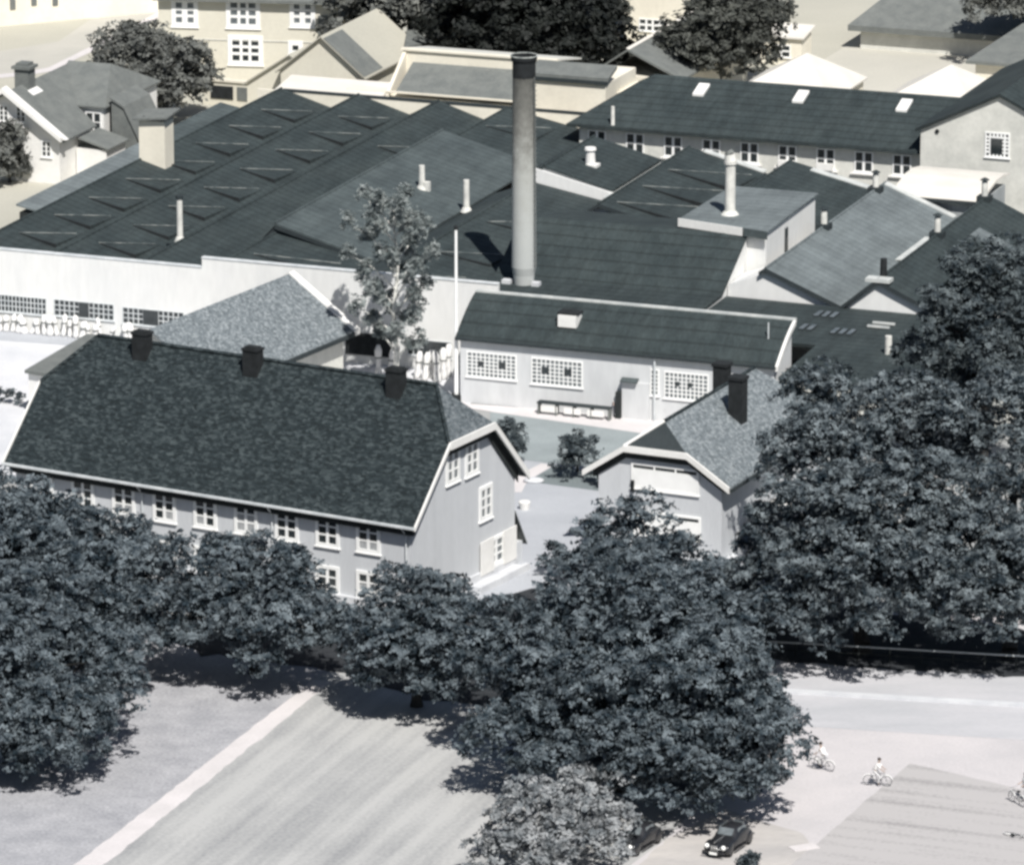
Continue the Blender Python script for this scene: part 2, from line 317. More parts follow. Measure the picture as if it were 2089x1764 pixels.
sheet('tree_bed',G((-300,1250),(300,1285),(420,1335),(560,1352),(700,1372),(850,1425),(1000,1440),(1090,1500),(1230,1590),(1420,1625),(1500,1590),(1540,1480),(1560,1345),(1700,1357),(2300,1393),(2300,1310),(1500,1210),(1100,1200),(600,1290),(200,1230),(-300,1180)),.018,M['tree_shade'],.22)  # dark sheet that paints the trees' shade onto the ground
sheet('driveway',G((1120,1250),(2200,1250),(2400,1580),(1900,1900),(1100,1900),(1356,1713),(1500,1560)),.004,M['drive'])
sheet('road',G((1560,1345),(2300,1390),(2300,1522),(1580,1478)),.012,M['road'])
sheet('road_verge',G((1560,1300),(2300,1350),(2300,1452),(1560,1406)),.016,M['road'])
sheet('square',G((1856,1556),(2300,1660),(2300,1900),(1440,1900),(1652,1732)),.012,M['field'],.03)
sheet('lane',G((1356,1713),(1480,1650),(1640,1700),(1652,1732),(1440,1900),(1150,1900)),.008,mat('lane_gravel',(.50,.475,.45),(.39,.375,.365),.25,.95,.05,5,fine=.06,stretch=(.4,1.5,1),rot=-PATH_ANG),.08)
sheet('courtyard',G((640,1290),(1130,1290),(1500,1180),(1500,975),(1130,940),(960,850),(640,1000)),0.0,M['court'])
sheet('grass_slope',G((1000,838),(1030,843),(1262,877),(1420,900),(1420,975),(1242,962),(1150,948),(1000,930)),.006,M['grass_slope'])
sheet('court_lawn',G((1076,982),(1128,951),(1242,964),(1420,985),(1420,1015),(1242,1004)),.008,M['grass_dark'])
sheet('upper_path',G((930,812),(955,824),(1085,833),(1420,850),(1420,900),(1262,877),(1030,844),(950,832)),.012,M['path'])
sheet('court_path',G((1040,1004),(1052,972),(1104,945),(1130,949),(1076,981),(1064,1004)),.012,M['path'])
sheet('work_yard',G((-100,560),(400,600),(960,660),(960,830),(640,1000),(300,980),(-100,980)),.002,M['yard_white'])
sheet('yard_strip',G((-60,655),(260,668),(330,700),(330,720),(-60,690)),.008,M['court'])
# far streets, upper left
sheet('upper_road',G((-60,115),(120,85),(250,-5),(330,-60),(420,-60),(385,2),(205,95),(100,143),(-60,170)),.004,mat('street',(.47,.455,.41),(.42,.41,.37),.2,.9,.05,5,fine=.04))
sheet('upper_kerb_path',G((-60,152),(0,152),(60,146),(100,138),(200,88),(372,0),(450,-50),(470,-50),(392,2),(206,97),(104,146),(60,154),(0,160),(-60,160)),.010,M['path'])
sheet('far_yard',[F0.world(*c) for c in ((11,90),(70,90),(120,260),(14,260))],0.,mat('far_yard_sand',(.53,.51,.445),(.46,.445,.39),.06,.95,.05,4,fine=.04,detail=7))
kb=MB(); p,q=P(1560,1408),P(2300,1452); d=mathutils.Vector((q[0]-p[0],q[1]-p[1],0)).normalized(); n_=mathutils.Vector((-d.y,d.x,0))*.35
kb.prism([tuple(mathutils.Vector(p)+n_),tuple(mathutils.Vector(p)-n_),tuple(mathutils.Vector(q)-n_),tuple(mathutils.Vector(q)+n_)],(0,0,.12))
tag(kb.build('kerb',M['concrete']),kind='structure')
# ------------------------------------------------------------------ main factory
T=F0.thing('factory_hall','long low factory hall with dark multi-gabled roof, rows of wedge skylights, white front wall','factory',-6,0.)
w=MB()
w.box(-26,0,0,.35,0,6.3).box(0,24.0,0,.35,0,7.05)
w.box(-22.0,-21.7,.35,62.6,0,4.85).box(9.3,19.5,.36,.6,0,4.4)
w.build('wall',M['fac_white'],T)
MB().box(-21.9,9.4,62.7,63.0,0,6.05).build('rear_wall',M['white_top'],T); MB().box(-19.6,9.4,62.65,63.1,6.05,6.2).build('rear_coping',M['bitumen_dark'],T)
cp=MB(); cp.box(-26,-.02,-.06,.42,6.3,6.38).box(-.02,24.0,-.06,.42,7.05,7.13); cp.build('wall_coping',M['gutter'],T)
def bay(T,al,zl,ar_,zr,ap,zp,b0,b1,m,ends=True,wm=None,zb=None,label=None):
    o=MB().slab([(al,b0,zl),(ap,b0,zp),(ap,b1,zp),(al,b1,zl)],.16).slab([(ap,b0,zp),(ar_,b0,zr),(ar_,b1,zr),(ap,b1,zp)],.16).build('roof_bay',m,T)
    if ends:
        zb_=min(zl,zr)-1.2 if zb is None else zb
        for y0,y1 in ((b0+.12,b0+.3),(b1-.3,b1-.12)):
            MB().prism([(al+.05,y0,zb_),(ar_-.05,y0,zb_),(ar_-.05,y0,zr-.17),(ap,y0,zp-.17),(al+.05,y0,zl-.17)],(0,y1-y0,0)).build('gable_end',wm or M['bitumen_dark'],T)
    r=MB(); r.tube((ap,b0,zp+.02),(ap,b1,zp+.02),.11,.11,6); r.build('ridge_cap',m,o)
    return o
B1=bay(T,-21.9,4.9,-14.8,4.9,-19.6,6.3,.36,62.6,M['bitumen'],wm=M['fac_white'])
B2=bay(T,-14.79,4.9,-7.7,4.9,-12.4,6.3,.36,62.6,M['bitumen'],wm=M['fac_white'])
B3=bay(T,-7.69,4.9,-.6,4.9,-5.0,6.3,.36,62.6,M['bitumen'],wm=M['fac_white'])
B4a=bay(T,-.59,4.9,9.5,4.7,1.0,6.4,.36,12.0,M['bitumen'],ends=False)
B4=bay(T,-.59,5.5,9.5,4.9,1.0,7.2,12.0,48.0,M['bitumen_mid'],zb=4.)
B4c=bay(T,-.59,4.9,9.5,4.7,1.5,6.3,48.0,62.0,M['bitumen'],wm=M['fac_white'])
B5=bay(T,9.51,4.7,19.5,4.7,12.8,5.9,.6,37.8,M['bitumen'],ends=False)
def skylight(T,a0,b0,z0,sl,run=3.1,back=4.8,h=.32):
    """wedge rooflight lying on a right-hand slope: R on the slope, D down the slope, T_ back and down"""
    zs=lambda a:z0-(a-a0)*sl
    R_=(a0,b0,zs(a0)+.01); D=(a0+run,b0,zs(a0+run)+h); Tt=(a0+run,b0+back,zs(a0+run)+.02); Db=(a0+run,b0,zs(a0+run)-.02)
    o=MB().add([R_,D,Tt,Db],[(0,1,2),(0,3,1),(3,2,1),(0,2,3)]).build('skylight',M['bitumen'],T)
    MB().prism([(a0+.05,b0-.02,zs(a0)+.0),(a0+run,b0-.02,zs(a0+run)+.0),(a0+run,b0-.02,zs(a0+run)+h-.02),(a0+.05,b0-.02,zs(a0)+.06)],(0,-.06,0)).build('glazing',M['soot'],o)
    f=MB(); v=mathutils.Vector(Tt)-mathutils.Vector(R_); n=mathutils.Vector((v.y,-v.x,0)).normalized()*.05
    p,q=mathutils.Vector(R_),mathutils.Vector(R_)+v*.92; u=mathutils.Vector((0,0,.05))
    f.prism([tuple(p+n+u),tuple(p-n+u),tuple(q-n+u),tuple(q+n+u)],(0,0,.025)); f.build('flashing',M['flash'],o)
    return o
sl1=1.4/4.8
for b in (55.2,48.3,41.2,34.0 ,26.9,19.7,13.2,6.7): skylight(T,-18.4,b,6.3-1.2*sl1,sl1)
for b in (55.0,48.4,41.2,33.6,26.3,19.2,12.2,5.8): skylight(T,-11.2,b,6.3-1.2*1.4/4.7,1.4/4.7)
skylight(T,-3.8,45.5,6.3-1.2*1.4/4.4,1.4/4.4,2.9); skylight(T,1.9,5.6,6.4-.9*.2,.2,6.2,4.,.36); skylight(T,13.9,5.2,5.9-1.1*.18,.18,4.5,4.,.24); skylight(T,13.9,13.2,5.9-1.1*.18,.18,4.5,4.,.24)
skylight(T,2.2,55.,6.3-.7*.2,.2,4.5,5,.22); skylight(T,14,24.,5.9-1.2*.18,.18,2.6,3,.2)
# dark fascia along both ends of the raised bay
for b in (11.94,):
    MB().prism([(1.0,b,6.75),(9.5,b,4.45),(9.5,b,4.75),(1.0,b,7.05)],(0,-.05,0)).build('fascia',M['bitumen_dark'],B4)
# vents on the raised bay and on the third bay
def stack(T,a,b,z,h,r,name='roof_pipe',m='pipe',cap=True,flange=True):
    mb=MB(); mb.tube((a,b,z-.4),(a,b,z+h),r,r*.93,14)
    if flange: mb.tube((a,b,z-.1),(a,b,z+.28),r*1.9,r*1.15,14)
    if cap: mb.tube((a,b,z+h),(a,b,z+h+.18),r*1.2,r*1.2,14)
    return mb.build(name,M[m],T,smooth=False)
stack(T,5.4,32.0,6.0,1.9,.26,cap=False); MB().box(5.65,6.1,31.8,32.2,5.8,6.6).build('pipe_elbow',M['pipe'],T)
stack(T,10.0,30.0,5.0,2.5,.26,cap=False)
pp=stack(T,-5.4,8.2,6.15,3.3,.24); MB().tube((-5.4,8.2,9.45),(-5.4,8.2,9.7),.30,.3,12).build('cap',M['bitumen_dark'],pp)
# white chimney block with tilted slab cap
ch=MB().box(-19.7,-17.4,32.6,34.4,5.0,9.6).build('chimney_block',M['white_top'],T)
MB().slab([(-20.1,32.2,9.75),(-17.0,32.2,10.05),(-17.0,34.9,10.35),(-20.1,34.9,10.05)],.16).build('chimney_cap',M['grey_roof'],ch)
for k in (-19.4,-17.8): MB().box(k,k+.2,32.7,34.3,9.55,9.9).build('cap_block',M['soot'],ch)
# front windows in the white wall
def frontwin(px0,px1,yt,hpx,cols,rows,opn=()):
    p=F0.on(px0,yt,'b',0.); q=F0.on(px1,yt+(px1-px0)*.098,'b',0.); h=hpx/25.2; w_=q[0]-p[0]
    window(T,((p[0]+q[0])/2,0.,(p[2]+q[2])/2-h/2),w_,h,cols,rows,'-b',name='window',fw=.07,bw=.07,frame='gutter',open_panes=opn,proud=.06)
frontwin(-90,95,591,34,24,3); frontwin(110,233,609,33,12,3,((5,7,0,3),)); frontwin(250,376,625,33,12,3,((4,7,0,3),)); frontwin(831,921,689,32,8,2,((3,5,0,2),(5,8,1,2)))
p=F0.on(705,676,'b',0.); q=F0.on(800,686,'b',0.)
MB().box(p[0],q[0],-.09,-.005,max(.05,p[2]-1.7),p[2]).build('dark_opening',M['soot'],T)
# ------------------------------------------------------------------ sheds right of the smokestack
S5=F0.thing('workshop_shed','small dark-roofed shed with white ventilator and thick white gable edge, just right of the smokestack','shed',15.5,38,'gabled sheds of the works')
bay(S5,11.3,6.0,19.5,5.7,13.6,7.2,38.2,50.2,M['bitumen'],wm=M['fac_white'],zb=4.2)
MB().prism([(12.8,38.15,7.0),(19.7,38.15,5.45),(19.7,38.15,4.25),(12.8,38.15,5.7)],(0,-.22,0)).build('gable_edge',M['fac_white'],S5)
MB().box(11.3,19.4,38.2,50.1,0,4.6).build('wall',M['fac_white'],S5)
v=MB(); a_,b_,z_=16.0,42.6,6.3; v.box(a_-.7,a_+.7,b_-.5,b_+.5,z_-.4,z_+.35).tube((a_,b_,z_+.3),(a_,b_,z_+1.5),.42,.36,12).tube((a_,b_,z_+1.5),(a_,b_,z_+1.7),.5,.45,12); v.build('ventilator',M['white'],S5)
def gshed(label,al,zl,ap,zp,ar_,zr,b0,b1,m,front='fac_white',wall_z0=0.,vents=(),fd=True,fa0=None,group='gabled sheds of the works'):
    S=F0.thing('gabled_shed',label,'shed',ap,b0,group)
    bay(S,al,zl,ar_,zr,ap,zp,b0,b1,m,ends=False)
    a0=al+.15 if fa0 is None else fa0
    if fa0 is not None: gable_walls(S,al+.15,ar_-.15,16.35,b1-.25,zl-.2,[(al+.15,zl-.25),(ap,zp-.25),(ar_-.15,zr-.25)],mat_=M[front])
    gable_walls(S,a0,ar_-.15,b0+.25,b1-.25 if fa0 is None else 16.3,zl-.2,[(a0,(zl-.25) if fa0 is None else 5.4),(max(a0+.02,al+.15),zl-.25),(ap,zp-.25),(ar_-.15,zr-.25)],mat_=M[front])
    if fd:
        MB().prism([(ap,b0-.04,zp-.28),(ar_,b0-.04,zr-.28),(ar_,b0-.04,zr+.03),(ap,b0-.04,zp+.03)],(0,-.08,0)).prism([(al,b0-.04,zl-.28),(ap-.01,b0-.04,zp-.28),(ap-.01,b0-.04,zp+.03),(al,b0-.04,zl+.03)],(0,-.08,0)).build('verge_board',M['bitumen_dark'],S)
    for (b,h) in vents: rvent(S,ap,b,zp,h)
    return S
S6=gshed('dark gabled shed with three slanting wedge skylights behind the pale flat-roofed boiler room',19.6,5.3,22.0,7.0,28.7,5.3,27.8,50.,M['bitumen'],front='white')
for b in (42.0,35.7,29.6): skylight(S6,22.9,b,7-.9*1.7/6.7,1.7/6.7,5.6,6.5,.38)
MB().box(19.25,19.95,36.5,50.0,5.32,5.42).build('valley_gutter',M['zinc'],S6)
MB().slab([(23.4,49.5,6.85),(28.6,49.5,5.50),(28.6,50.3,5.50),(23.4,50.3,6.85)],.12).build('verge_flashing',M['zinc'],S6)
S7=gshed('dark gabled shed with pale flashed rear verge, its ridge ending behind the tall roof pipe',28.75,5.3,31.4,7.0,39.2,5.2,24.,48.,M['bitumen'],front='white')
MB().slab([(33.4,46.9,6.60),(39.1,46.9,5.33),(39.1,47.8,5.33),(33.4,47.8,6.60)],.12).build('verge_flashing',M['zinc'],S7)
S8=gshed('pale grey gabled shed with two ridge vents and a white triangular front gable',40.5,6.7,41.0,7.0,46.95,4.6,12.,43.,M['bitumen_pale'],front='fac_white',vents=((26.6,1.3),(40.2,1.3)),fa0=37.95)
MB().slab([(41.1,42.3,7.06),(46.9,42.3,4.76),(46.9,43.1,4.76),(41.1,43.1,7.06)],.1).build('verge_flashing',M['zinc'],S8)
S9=gshed('dark gabled shed with ridge vents and flat-topped white front gable left of the tall trees',47.0,4.6,50.0,7.0,55.4,4.6,11.4,41.5,M['bitumen'],front='fac_white',vents=((27.1,1.4),(40.2,1.4)))
MB().box(49.1,51.0,11.2,12.2,6.85,7.12).build('gable_cap',M['zinc'],S9); MB().tube((50.1,12.6,7.),(50.1,12.6,8.4),.28,.25,10).build('roof_pipe',M['soot'],S9)
MB().slab([(51.8,30,6.42),(54.2,30,5.36),(54.2,32.6,5.36),(51.8,32.6,6.42)],.03).build('roof_patch',M['bitumen_pale'],S9)
for o_ in [o for o in S9.children if o.name.startswith('roof_patch')]: o_.location=(0,0,.08)
MB().box(46.7,47.3,27.,35.,4.72,4.8).build('valley_gutter',M['zinc'],S9)
S10=gshed('rearmost gabled shed at right edge, grey roof partly behind the tall trees',55.45,4.6,58.6,7.0,64.,4.6,11.4,43.,M['bitumen_mid'],front='fac_white')
# boiler building (slope towards the camera) + raised flat roof
BH=F0.thing('boiler_building','broad dark-roofed boiler building sloping towards the yard, with white right side wall','factory building',28,6.)
MB().slab([(19.6,11.0,4.9),(37.9,11.0,4.9),(37.9,17.0,8.2),(19.6,17.0,8.2)],.2).slab([(19.6,17.0,8.2),(37.9,17.0,8.2),(37.9,27.6,6.4),(19.6,27.6,6.4)],.2).build('roof_slope',M['bitumen'],BH)
MB().slab([(19.6,.45,4.7),(37.9,.45,4.7),(37.9,11.0,4.9),(19.6,11.0,4.9)],.2).build('flat_roof',M['bitumen'],BH)
MB().prism([(37.7,.5,0),(37.7,27.4,0),(37.7,27.4,6.2),(37.7,17,7.98),(37.7,11.0,4.68),(37.7,.5,4.48)],(.17,0,0)).prism([(19.65,.7,0),(19.65,27.4,0),(19.65,27.4,6.2),(19.65,17,7.98),(19.65,11.0,4.68),(19.65,.7,4.48)],(.17,0,0)).build('side_wall',M['fac_white'],BH)
MB().box(20.2,21.2,12.6,13.4,5.6,5.75).build('roof_scuttle',M['bitumen_mid'],BH)
q_=F0.at(1110,455,7.6); MB().box(q_[0]-.6,q_[0]+.6,q_[1]-.5,q_[1]+.5,6.,8.0).build('roof_box',M['bitumen_mid'],BH)
RB=F0.thing('raised_boiler_room','raised flat-roofed block with worn pale grey roof, white fascia and tall white roof pipe','building',36,18)
MB().slab([(32.0,18.2,8.75),(39.7,16.4,8.75),(39.7,29.2,9.0),(32.6,29.2,9.0)],.12).build('flat_roof',M['bitumen_pale'],RB)
MB().prism([(32.1,18.4,0),(39.5,16.7,0),(39.5,29.0,0),(32.7,29.0,0)],(0,0,8.6)).build('wall',M['fac_white'],RB)
MB().prism([(31.95,18.1,8.18),(37.6,16.75,8.18),(37.6,16.75,8.80),(31.95,18.1,8.80)],(.02,-.12,0)).build('fascia',M['white'],RB)
MB().prism([(37.7,16.72,8.18),(39.75,16.25,8.18),(39.75,16.25,8.80),(37.7,16.72,8.80)],(.02,-.12,0)).build('fascia',M['bitumen_mid'],RB)
MB().box(39.5,39.6,21.3,21.9,5.2,7.9).build('window_slit',M['glass'],RB)
tp=stack(RB,35.3,20.6,8.8,4.0,.42,name='tall_roof_pipe'); MB().tube((35.3,20.6,12.98),(35.25,20.6,13.55),.50,.40,12).build('cowl',M['pipe'],tp); MB().tube((35.25,20.6,13.55),(35.1,20.6,13.8),.42,.3,12).build('cowl_top',M['grey_roof'],tp)
# ------------------------------------------------------------------ smokestack
CS=F0.thing('smokestack','tall round pale brick smokestack, sooty black at the top, rising from the dark roofs','chimney',22.6,9.3,z=0.)
M['stack']=None
m=bpy.data.materials.new('chimney_render'); m.use_nodes=True; n=m.node_tree.nodes; l=m.node_tree.links; b=n['Principled BSDF']; b.inputs['Roughness'].default_value=.9
tc=n.new('ShaderNodeTexCoord'); sp=n.new('ShaderNodeSeparateXYZ'); l.new(tc.outputs['Object'],sp.inputs[0])
nz=n.new('ShaderNodeTexNoise'); nz.inputs['Scale'].default_value=1.1; nz.inputs['Detail'].default_value=8; nz.inputs['Roughness'].default_value=.7; l.new(tc.outputs['Object'],nz.inputs['Vector'])
ad=n.new('ShaderNodeMath'); ad.operation='MULTIPLY_ADD'; ad.inputs[1].default_value=9.; l.new(nz.outputs['Fac'],ad.inputs[0]); l.new(sp.outputs[2],ad.inputs[2])
mr=n.new('ShaderNodeMapRange'); mr.inputs[1].default_value=8.; mr.inputs[2].default_value=27.; l.new(ad.outputs[0],mr.inputs[0])
rp=n.new('ShaderNodeValToRGB'); e=rp.color_ramp.elements; e[0].position=0; e[0].color=(.49,.51,.50,1); e[1].position=1; e[1].color=(.022,.023,.021,1)
for p_,c_ in ((.25,(.53,.55,.53,1)),(.52,(.46,.47,.44,1)),(.72,(.22,.22,.20,1)),(.93,(.10,.10,.09,1)),(.95,(.03,.031,.029,1))): k=e.new(p_); k.color=c_
l.new(mr.outputs[0],rp.inputs[0]); wv=n.new('ShaderNodeTexWave'); wv.bands_direction='Z'; wv.inputs['Scale'].default_value=2.2; wv.inputs['Distortion'].default_value=1.5; l.new(tc.outputs['Object'],wv.inputs['Vector'])
mx=n.new('ShaderNodeMix'); mx.data_type='RGBA'; mx.blend_type='MULTIPLY'; mx.inputs[0].default_value=.30; l.new(rp.outputs[0],mx.inputs[6]); l.new(wv.outputs['Color'],mx.inputs[7]); l.new(mx.outputs[2],b.inputs['Base Color'])
M['stack']=m
c=(22.6,9.3)
s=MB(); s.tube((*c,4.4),(*c,5.6),.72,.82,36).tube((*c,5.6),(*c,6.2),.82,.94,36)
s.tube((*c,6.2),(*c,20.9),.94,.86,36).build('shaft',M['stack'],CS,smooth=False)
s=MB(); s.tube((*c,20.9),(*c,22.0),.88,.88,36).tube((*c,22.0),(*c,22.25),.88,1.0,36).tube((*c,22.25),(*c,22.5),1.0,1.0,36,cap=False); s.build('crown',M['soot'],CS)
MB().ring((*c,22.52),1.0,.05,'z',36,6).build('crown_ring',M['flash'],CS)
s=MB()
for i in range(38):
    z=6.6+i*.37; s.tube((c[0]+.92,c[1]-.42,z),(c[0]+1.02,c[1]-.46,z),.02,.02,5); s.tube((c[0]+1.02,c[1]-.46,z),(c[0]+1.07,c[1]-.12,z),.02,.02,5); s.tube((c[0]+1.07,c[1]-.12,z),(c[0]+.92,c[1]-.05,z),.02,.02,5)
s.tube((c[0]+1.02,c[1]-.32,6.2),(c[0]+.94,c[1]-.32,21.),.03,.03,5); s.build('ladder',M['grey_roof'],CS)
MB().box(21.0,21.7,8.7,9.3,4.8,5.15).build('base_block',M['concrete'],CS); MB().box(23.4,24.0,8.7,9.3,4.8,5.15).build('base_block',M['concrete'],CS)
# ------------------------------------------------------------------ hall with curved roof
H=F0.thing('curved_roof_hall','low pale rendered workshop with curved dark felt roof, gridded windows and a bench in front','workshop',36,-8)
prof=[]
N=9
for i in range(N+1):
    s_=i/N; prof.append((-8.15+4.2*s_, 4.95+2.45*(.55*s_+.45*math.sin(s_*math.pi/2))))
for i in range(N):
    (b0,z0),(b1,z1)=prof[i],prof[i+1]
r=MB(); top=[(23.7,b,z) for b,z in prof]; bot=[(23.7,b,z-.22) for b,z in prof][::-1]; r.prism(top+bot,(24.75,0,0)); r.build('curved_roof',M['bitumen'],H)
r=MB(); r.prism([(24.0,-7.85,0),(24.0,-7.85,4.85)]+[(24.0,b+.05,z-.23) for b,z in prof[1:]]+[(24.0,-3.8,0)],(24.2,0,0)); r.build('wall',M['hall_wall'],H)
MB().box(23.7,48.5,-3.98,-3.6,7.2,7.52).build('ridge_coping',M['zinc'],H)
MB().box(23.7,48.4,-8.25,-8.14,4.74,4.93).build('gutter',M['bitumen_dark'],H)
MB().prism([(48.35,b,z+.02) for b,z in prof]+[(48.35,b,z-.35) for b,z in prof][::-1],(.2,0,0)).build('verge_board',M['white'],H)
def hallwin(x0,x1,yt,hpx,cols,rows,opn=(),glass='glass_pale'):
    p=F0.on(x0,yt,'b',-7.85); q=F0.on(x1,yt+(x1-x0)*.10,'b',-7.85); h=hpx/27.2
    return window(H,((p[0]+q[0])/2,-7.85,(p[2]+q[2])/2-h/2),q[0]-p[0],h,cols,rows,'-b',glass=glass,fw=.10,bw=.085,open_panes=opn,proud=.07)
hallwin(952,1054,715,52,11,6,((2.4,3.7,2.7,4.0),(7.2,8.8,2.6,4.2))); hallwin(1084,1189,728,54,11,6,((2.1,3.7,2.6,4.2),(7.2,8.8,2.6,4.2)))
hallwin(1327,1345,752,54,2,6); hallwin(1355,1446,756,55,10,6,((2.4,3.4,3.,4.),(5.4,6.4,3,4)))
p=F0.on(1290,850,'b',-7.85)
dr=MB().box(p[0]-.75,p[0]+1.35,-8.05,-7.86,0,2.75).build('door_panel',M['hall_wall'],H); MB().box(p[0]-1.15,p[0]-.78,-8.35,-7.86,0,2.0).build('dark_doorway',M['dark_wood'],dr)
MB().slab([(p[0]-.8,-8.4,2.9),(p[0]+.5,-8.4,2.9),(p[0]+.5,-7.86,3.05),(p[0]-.8,-7.86,3.05)],.1).build('door_hood',M['bitumen_mid'],dr)
MB().box(p[0]+1.7,p[0]+1.82,-8.1,-7.95,0,4.8).build('downpipe',M['gutter'],H); 
p=F0.at(1163,650,6.6); hb=MB().box(p[0]-.7,p[0]+.7,p[1]-.7,p[1]+.6,6.1,6.95).build('roof_hatch',M['white'],H); MB().box(p[0]-.85,p[0]+.75,p[1]-.45,p[1]+.75,6.96,7.12).build('hatch_lid',M['soot'],hb)
p=F0.at(1567,724,5.2); MB().tube((p[0],p[1],4.9),(p[0],p[1],7.6),.06,.05,6).build('mast',M['gutter'],H)
# low flat roof right of the hall
LR=F0.thing('low_roofed_annex','low flat dark-roofed annex between the curved hall and the trees, dotted with small rooflights','building',52,-7)
MB().slab([(37.95,.3,4.55),(48.75,.3,4.55),(48.75,-8.6,4.35),(64,-8.6,4.35),(64,11.3,4.6),(37.95,11.95,4.6)],.25).build('flat_roof',M['bitumen'],LR)
MB().box(48.8,63.8,-8.4,11.2,0,4.1).build('wall',M['far_wall'],LR)
for (x,y,n_) in ((1688,641,3),(1658,668,2),(1722,676,3)):
    p=F0.at(x,y,4.7)
    for i in range(n_):
        rl=MB().box(p[0]-.9+i*.62,p[0]-.5+i*.62,p[1]-.8,p[1]+.8,4.4,4.72).build('rooflight',M['bitumen_dark'],LR); MB().box(p[0]-.87+i*.62,p[0]-.53+i*.62,p[1]-.75,p[1]+.75,4.721,4.74).build('pane',M['glass_pale'],rl)
p=F0.at(1812,722,4.5); stack(LR,p[0],p[1],4.5,1.35,.27,flange=False,cap=False)
for (x,y) in ((1803,664),(1792,671)):
    p=F0.at(x,y,4.6); MB().box(p[0]-.85,p[0]+.85,p[1]-.12,p[1]+.12,4.7,4.84).build('pale_rail',M['zinc'],LR)
# long bench, door clutter
BN=F0.thing('long_bench','long bench with dark top and pale panels standing against the hall wall','bench',*F0.at(1165,844,0)[:2])
p=F0.at(1095,845,0); q=F0.at(1237,843,0); b_=-8.9
a0,a1=p[0],p[0]+5.6
MB().box(a0,a1,b_-.35,b_+.35,.85,.95).build('bench_top',M['bitumen_dark'],BN); 
for k in range(5): MB().box(a0+.05+k*1.36,a0+.15+k*1.36,b_-.3,b_+.3,0,.85).build('leg',M['grey_roof'],BN)
for k in range(3): MB().box(a0+.3+k*1.8,a0+1.6+k*1.8,b_-.30,b_-.26,.25,.7).build('panel',M['white'],BN)
# corrugated building between sheds
CB=F0.thing('corrugated_shed','small grey corrugated shed with broad white curved roof below the long hipped building','shed',45,44)
pr=[(43.6,5.9),(45.3,6.5),(47.4,6.85),(49.6,6.85),(51.4,6.6)]
MB().prism([(41.3,b,z) for b,z in pr]+[(41.3,b,z-.2) for b,z in pr][::-1],(7.6,0,0)).build('curved_roof',M['white_top_roof'],CB)
MB().box(41.6,48.6,43.9,51.2,0,5.7).build('wall',mat('corrugated_grey',(.36,.38,.385),(.25,.27,.275),3.,.7,.1,6,stretch=(2,1,.1)),CB); MB().box(41.3,48.9,43.4,43.58,5.62,5.86).build('fascia',M['bitumen_dark'],CB)
# ------------------------------------------------------------------ long two-storey building with hipped end
LB=F0.thing('long_works_building','long building with deep dark hipped roof, three white rooflights and a row of cross-barred windows','building',24,57)
MB().box(9.6,39.9,57.7,74,0,6.35).build('wall',M['far_wall'],LB)
MB().slab([(8.7,56.9,6.5),(41,56.9,6.5),(41,66.,9.3),(13.4,66.,9.3)],.25).slab([(8.7,56.9,6.5),(13.4,66.,9.3),(8.7,75.2,6.5)],.25).slab([(13.4,66.,9.3),(41,66.,9.3),(41,75.2,6.5),(8.7,75.2,6.5)],.25).build('hipped_roof',M['bitumen'],LB)
wc=[(1218,266),(1296,279),(1372,287),(1444,296),(1522,292),(1600,305),(1680,312),(1760,319),(1840,322)]
for i,(x,y) in enumerate(wc):
    p=F0.on(1218+i*77.8,266+i*7.4,'b',57.7)
    wf=window(LB,(p[0],57.7,5.1),1.6,1.75,2,2,'-b',fw=.11,bw=.11)
    MB().box(p[0]-1.1,p[0]+1.1,57.45,57.68,4.02,4.14).build('sill',M['white'],wf)
    if i in (3,5,6): MB().box(p[0]-.7,p[0]+.7,57.2,57.55,4.2,4.75).build('tilted_sash',M['white'],wf)
for x,y in ((1431,201),(1634,216),(1845,233)):
    p=F0.at(x,y,8.0); z0=6.5+(p[1]-56.9)*2.8/9.1
    f=MB().slab([(p[0]-.5,p[1]-.9,z0-.28+.2),(p[0]+.45,p[1]-.9,z0-.28+.2),(p[0]+.45,p[1]+.9,z0+.28+.2),(p[0]-.5,p[1]+.9,z0+.28+.2)],.25).build('rooflight',M['white'],LB)
p=F0.at(1250,246,7.); stack(LB,p[0],p[1],7.0,1.2,.17,flange=False,cap=False)
RG=F0.thing('gabled_end_building','tall pale gable-fronted building at right edge with dark felt roof and one gridded window','building',46.6,56)
MB().prism([(39.9,56.3,0),(39.9,56.3,8.5),(46.6,56.3,11.75),(53.3,56.3,8.5),(53.3,56.3,0)],(0,24,0)).build('wall',M['far_wall'],RG)
MB().slab([(39.5,56.0,8.6),(46.6,56.0,12.05),(46.6,82,12.05),(39.5,82,8.6)],.25).slab([(46.6,56.0,12.05),(53.7,56.0,8.6),(53.7,82,8.6),(46.6,82,12.05)],.25).build('gable_roof',M['bitumen'],RG)
p=F0.on(2035,296,'b',56.3); window(RG,(p[0],56.3,p[2]),2.1,2.1,6,6,'-b',glass='glass',fw=.12,bw=.16,open_panes=((1.2,4.4,.6,4.8),))
p=F0.on(1912,268,'b',56.3); MB().tube((p[0],56.2,p[2]),(p[0],56.3,p[2]),.18,.18,10).build('vent_hole',M['soot'],RG)
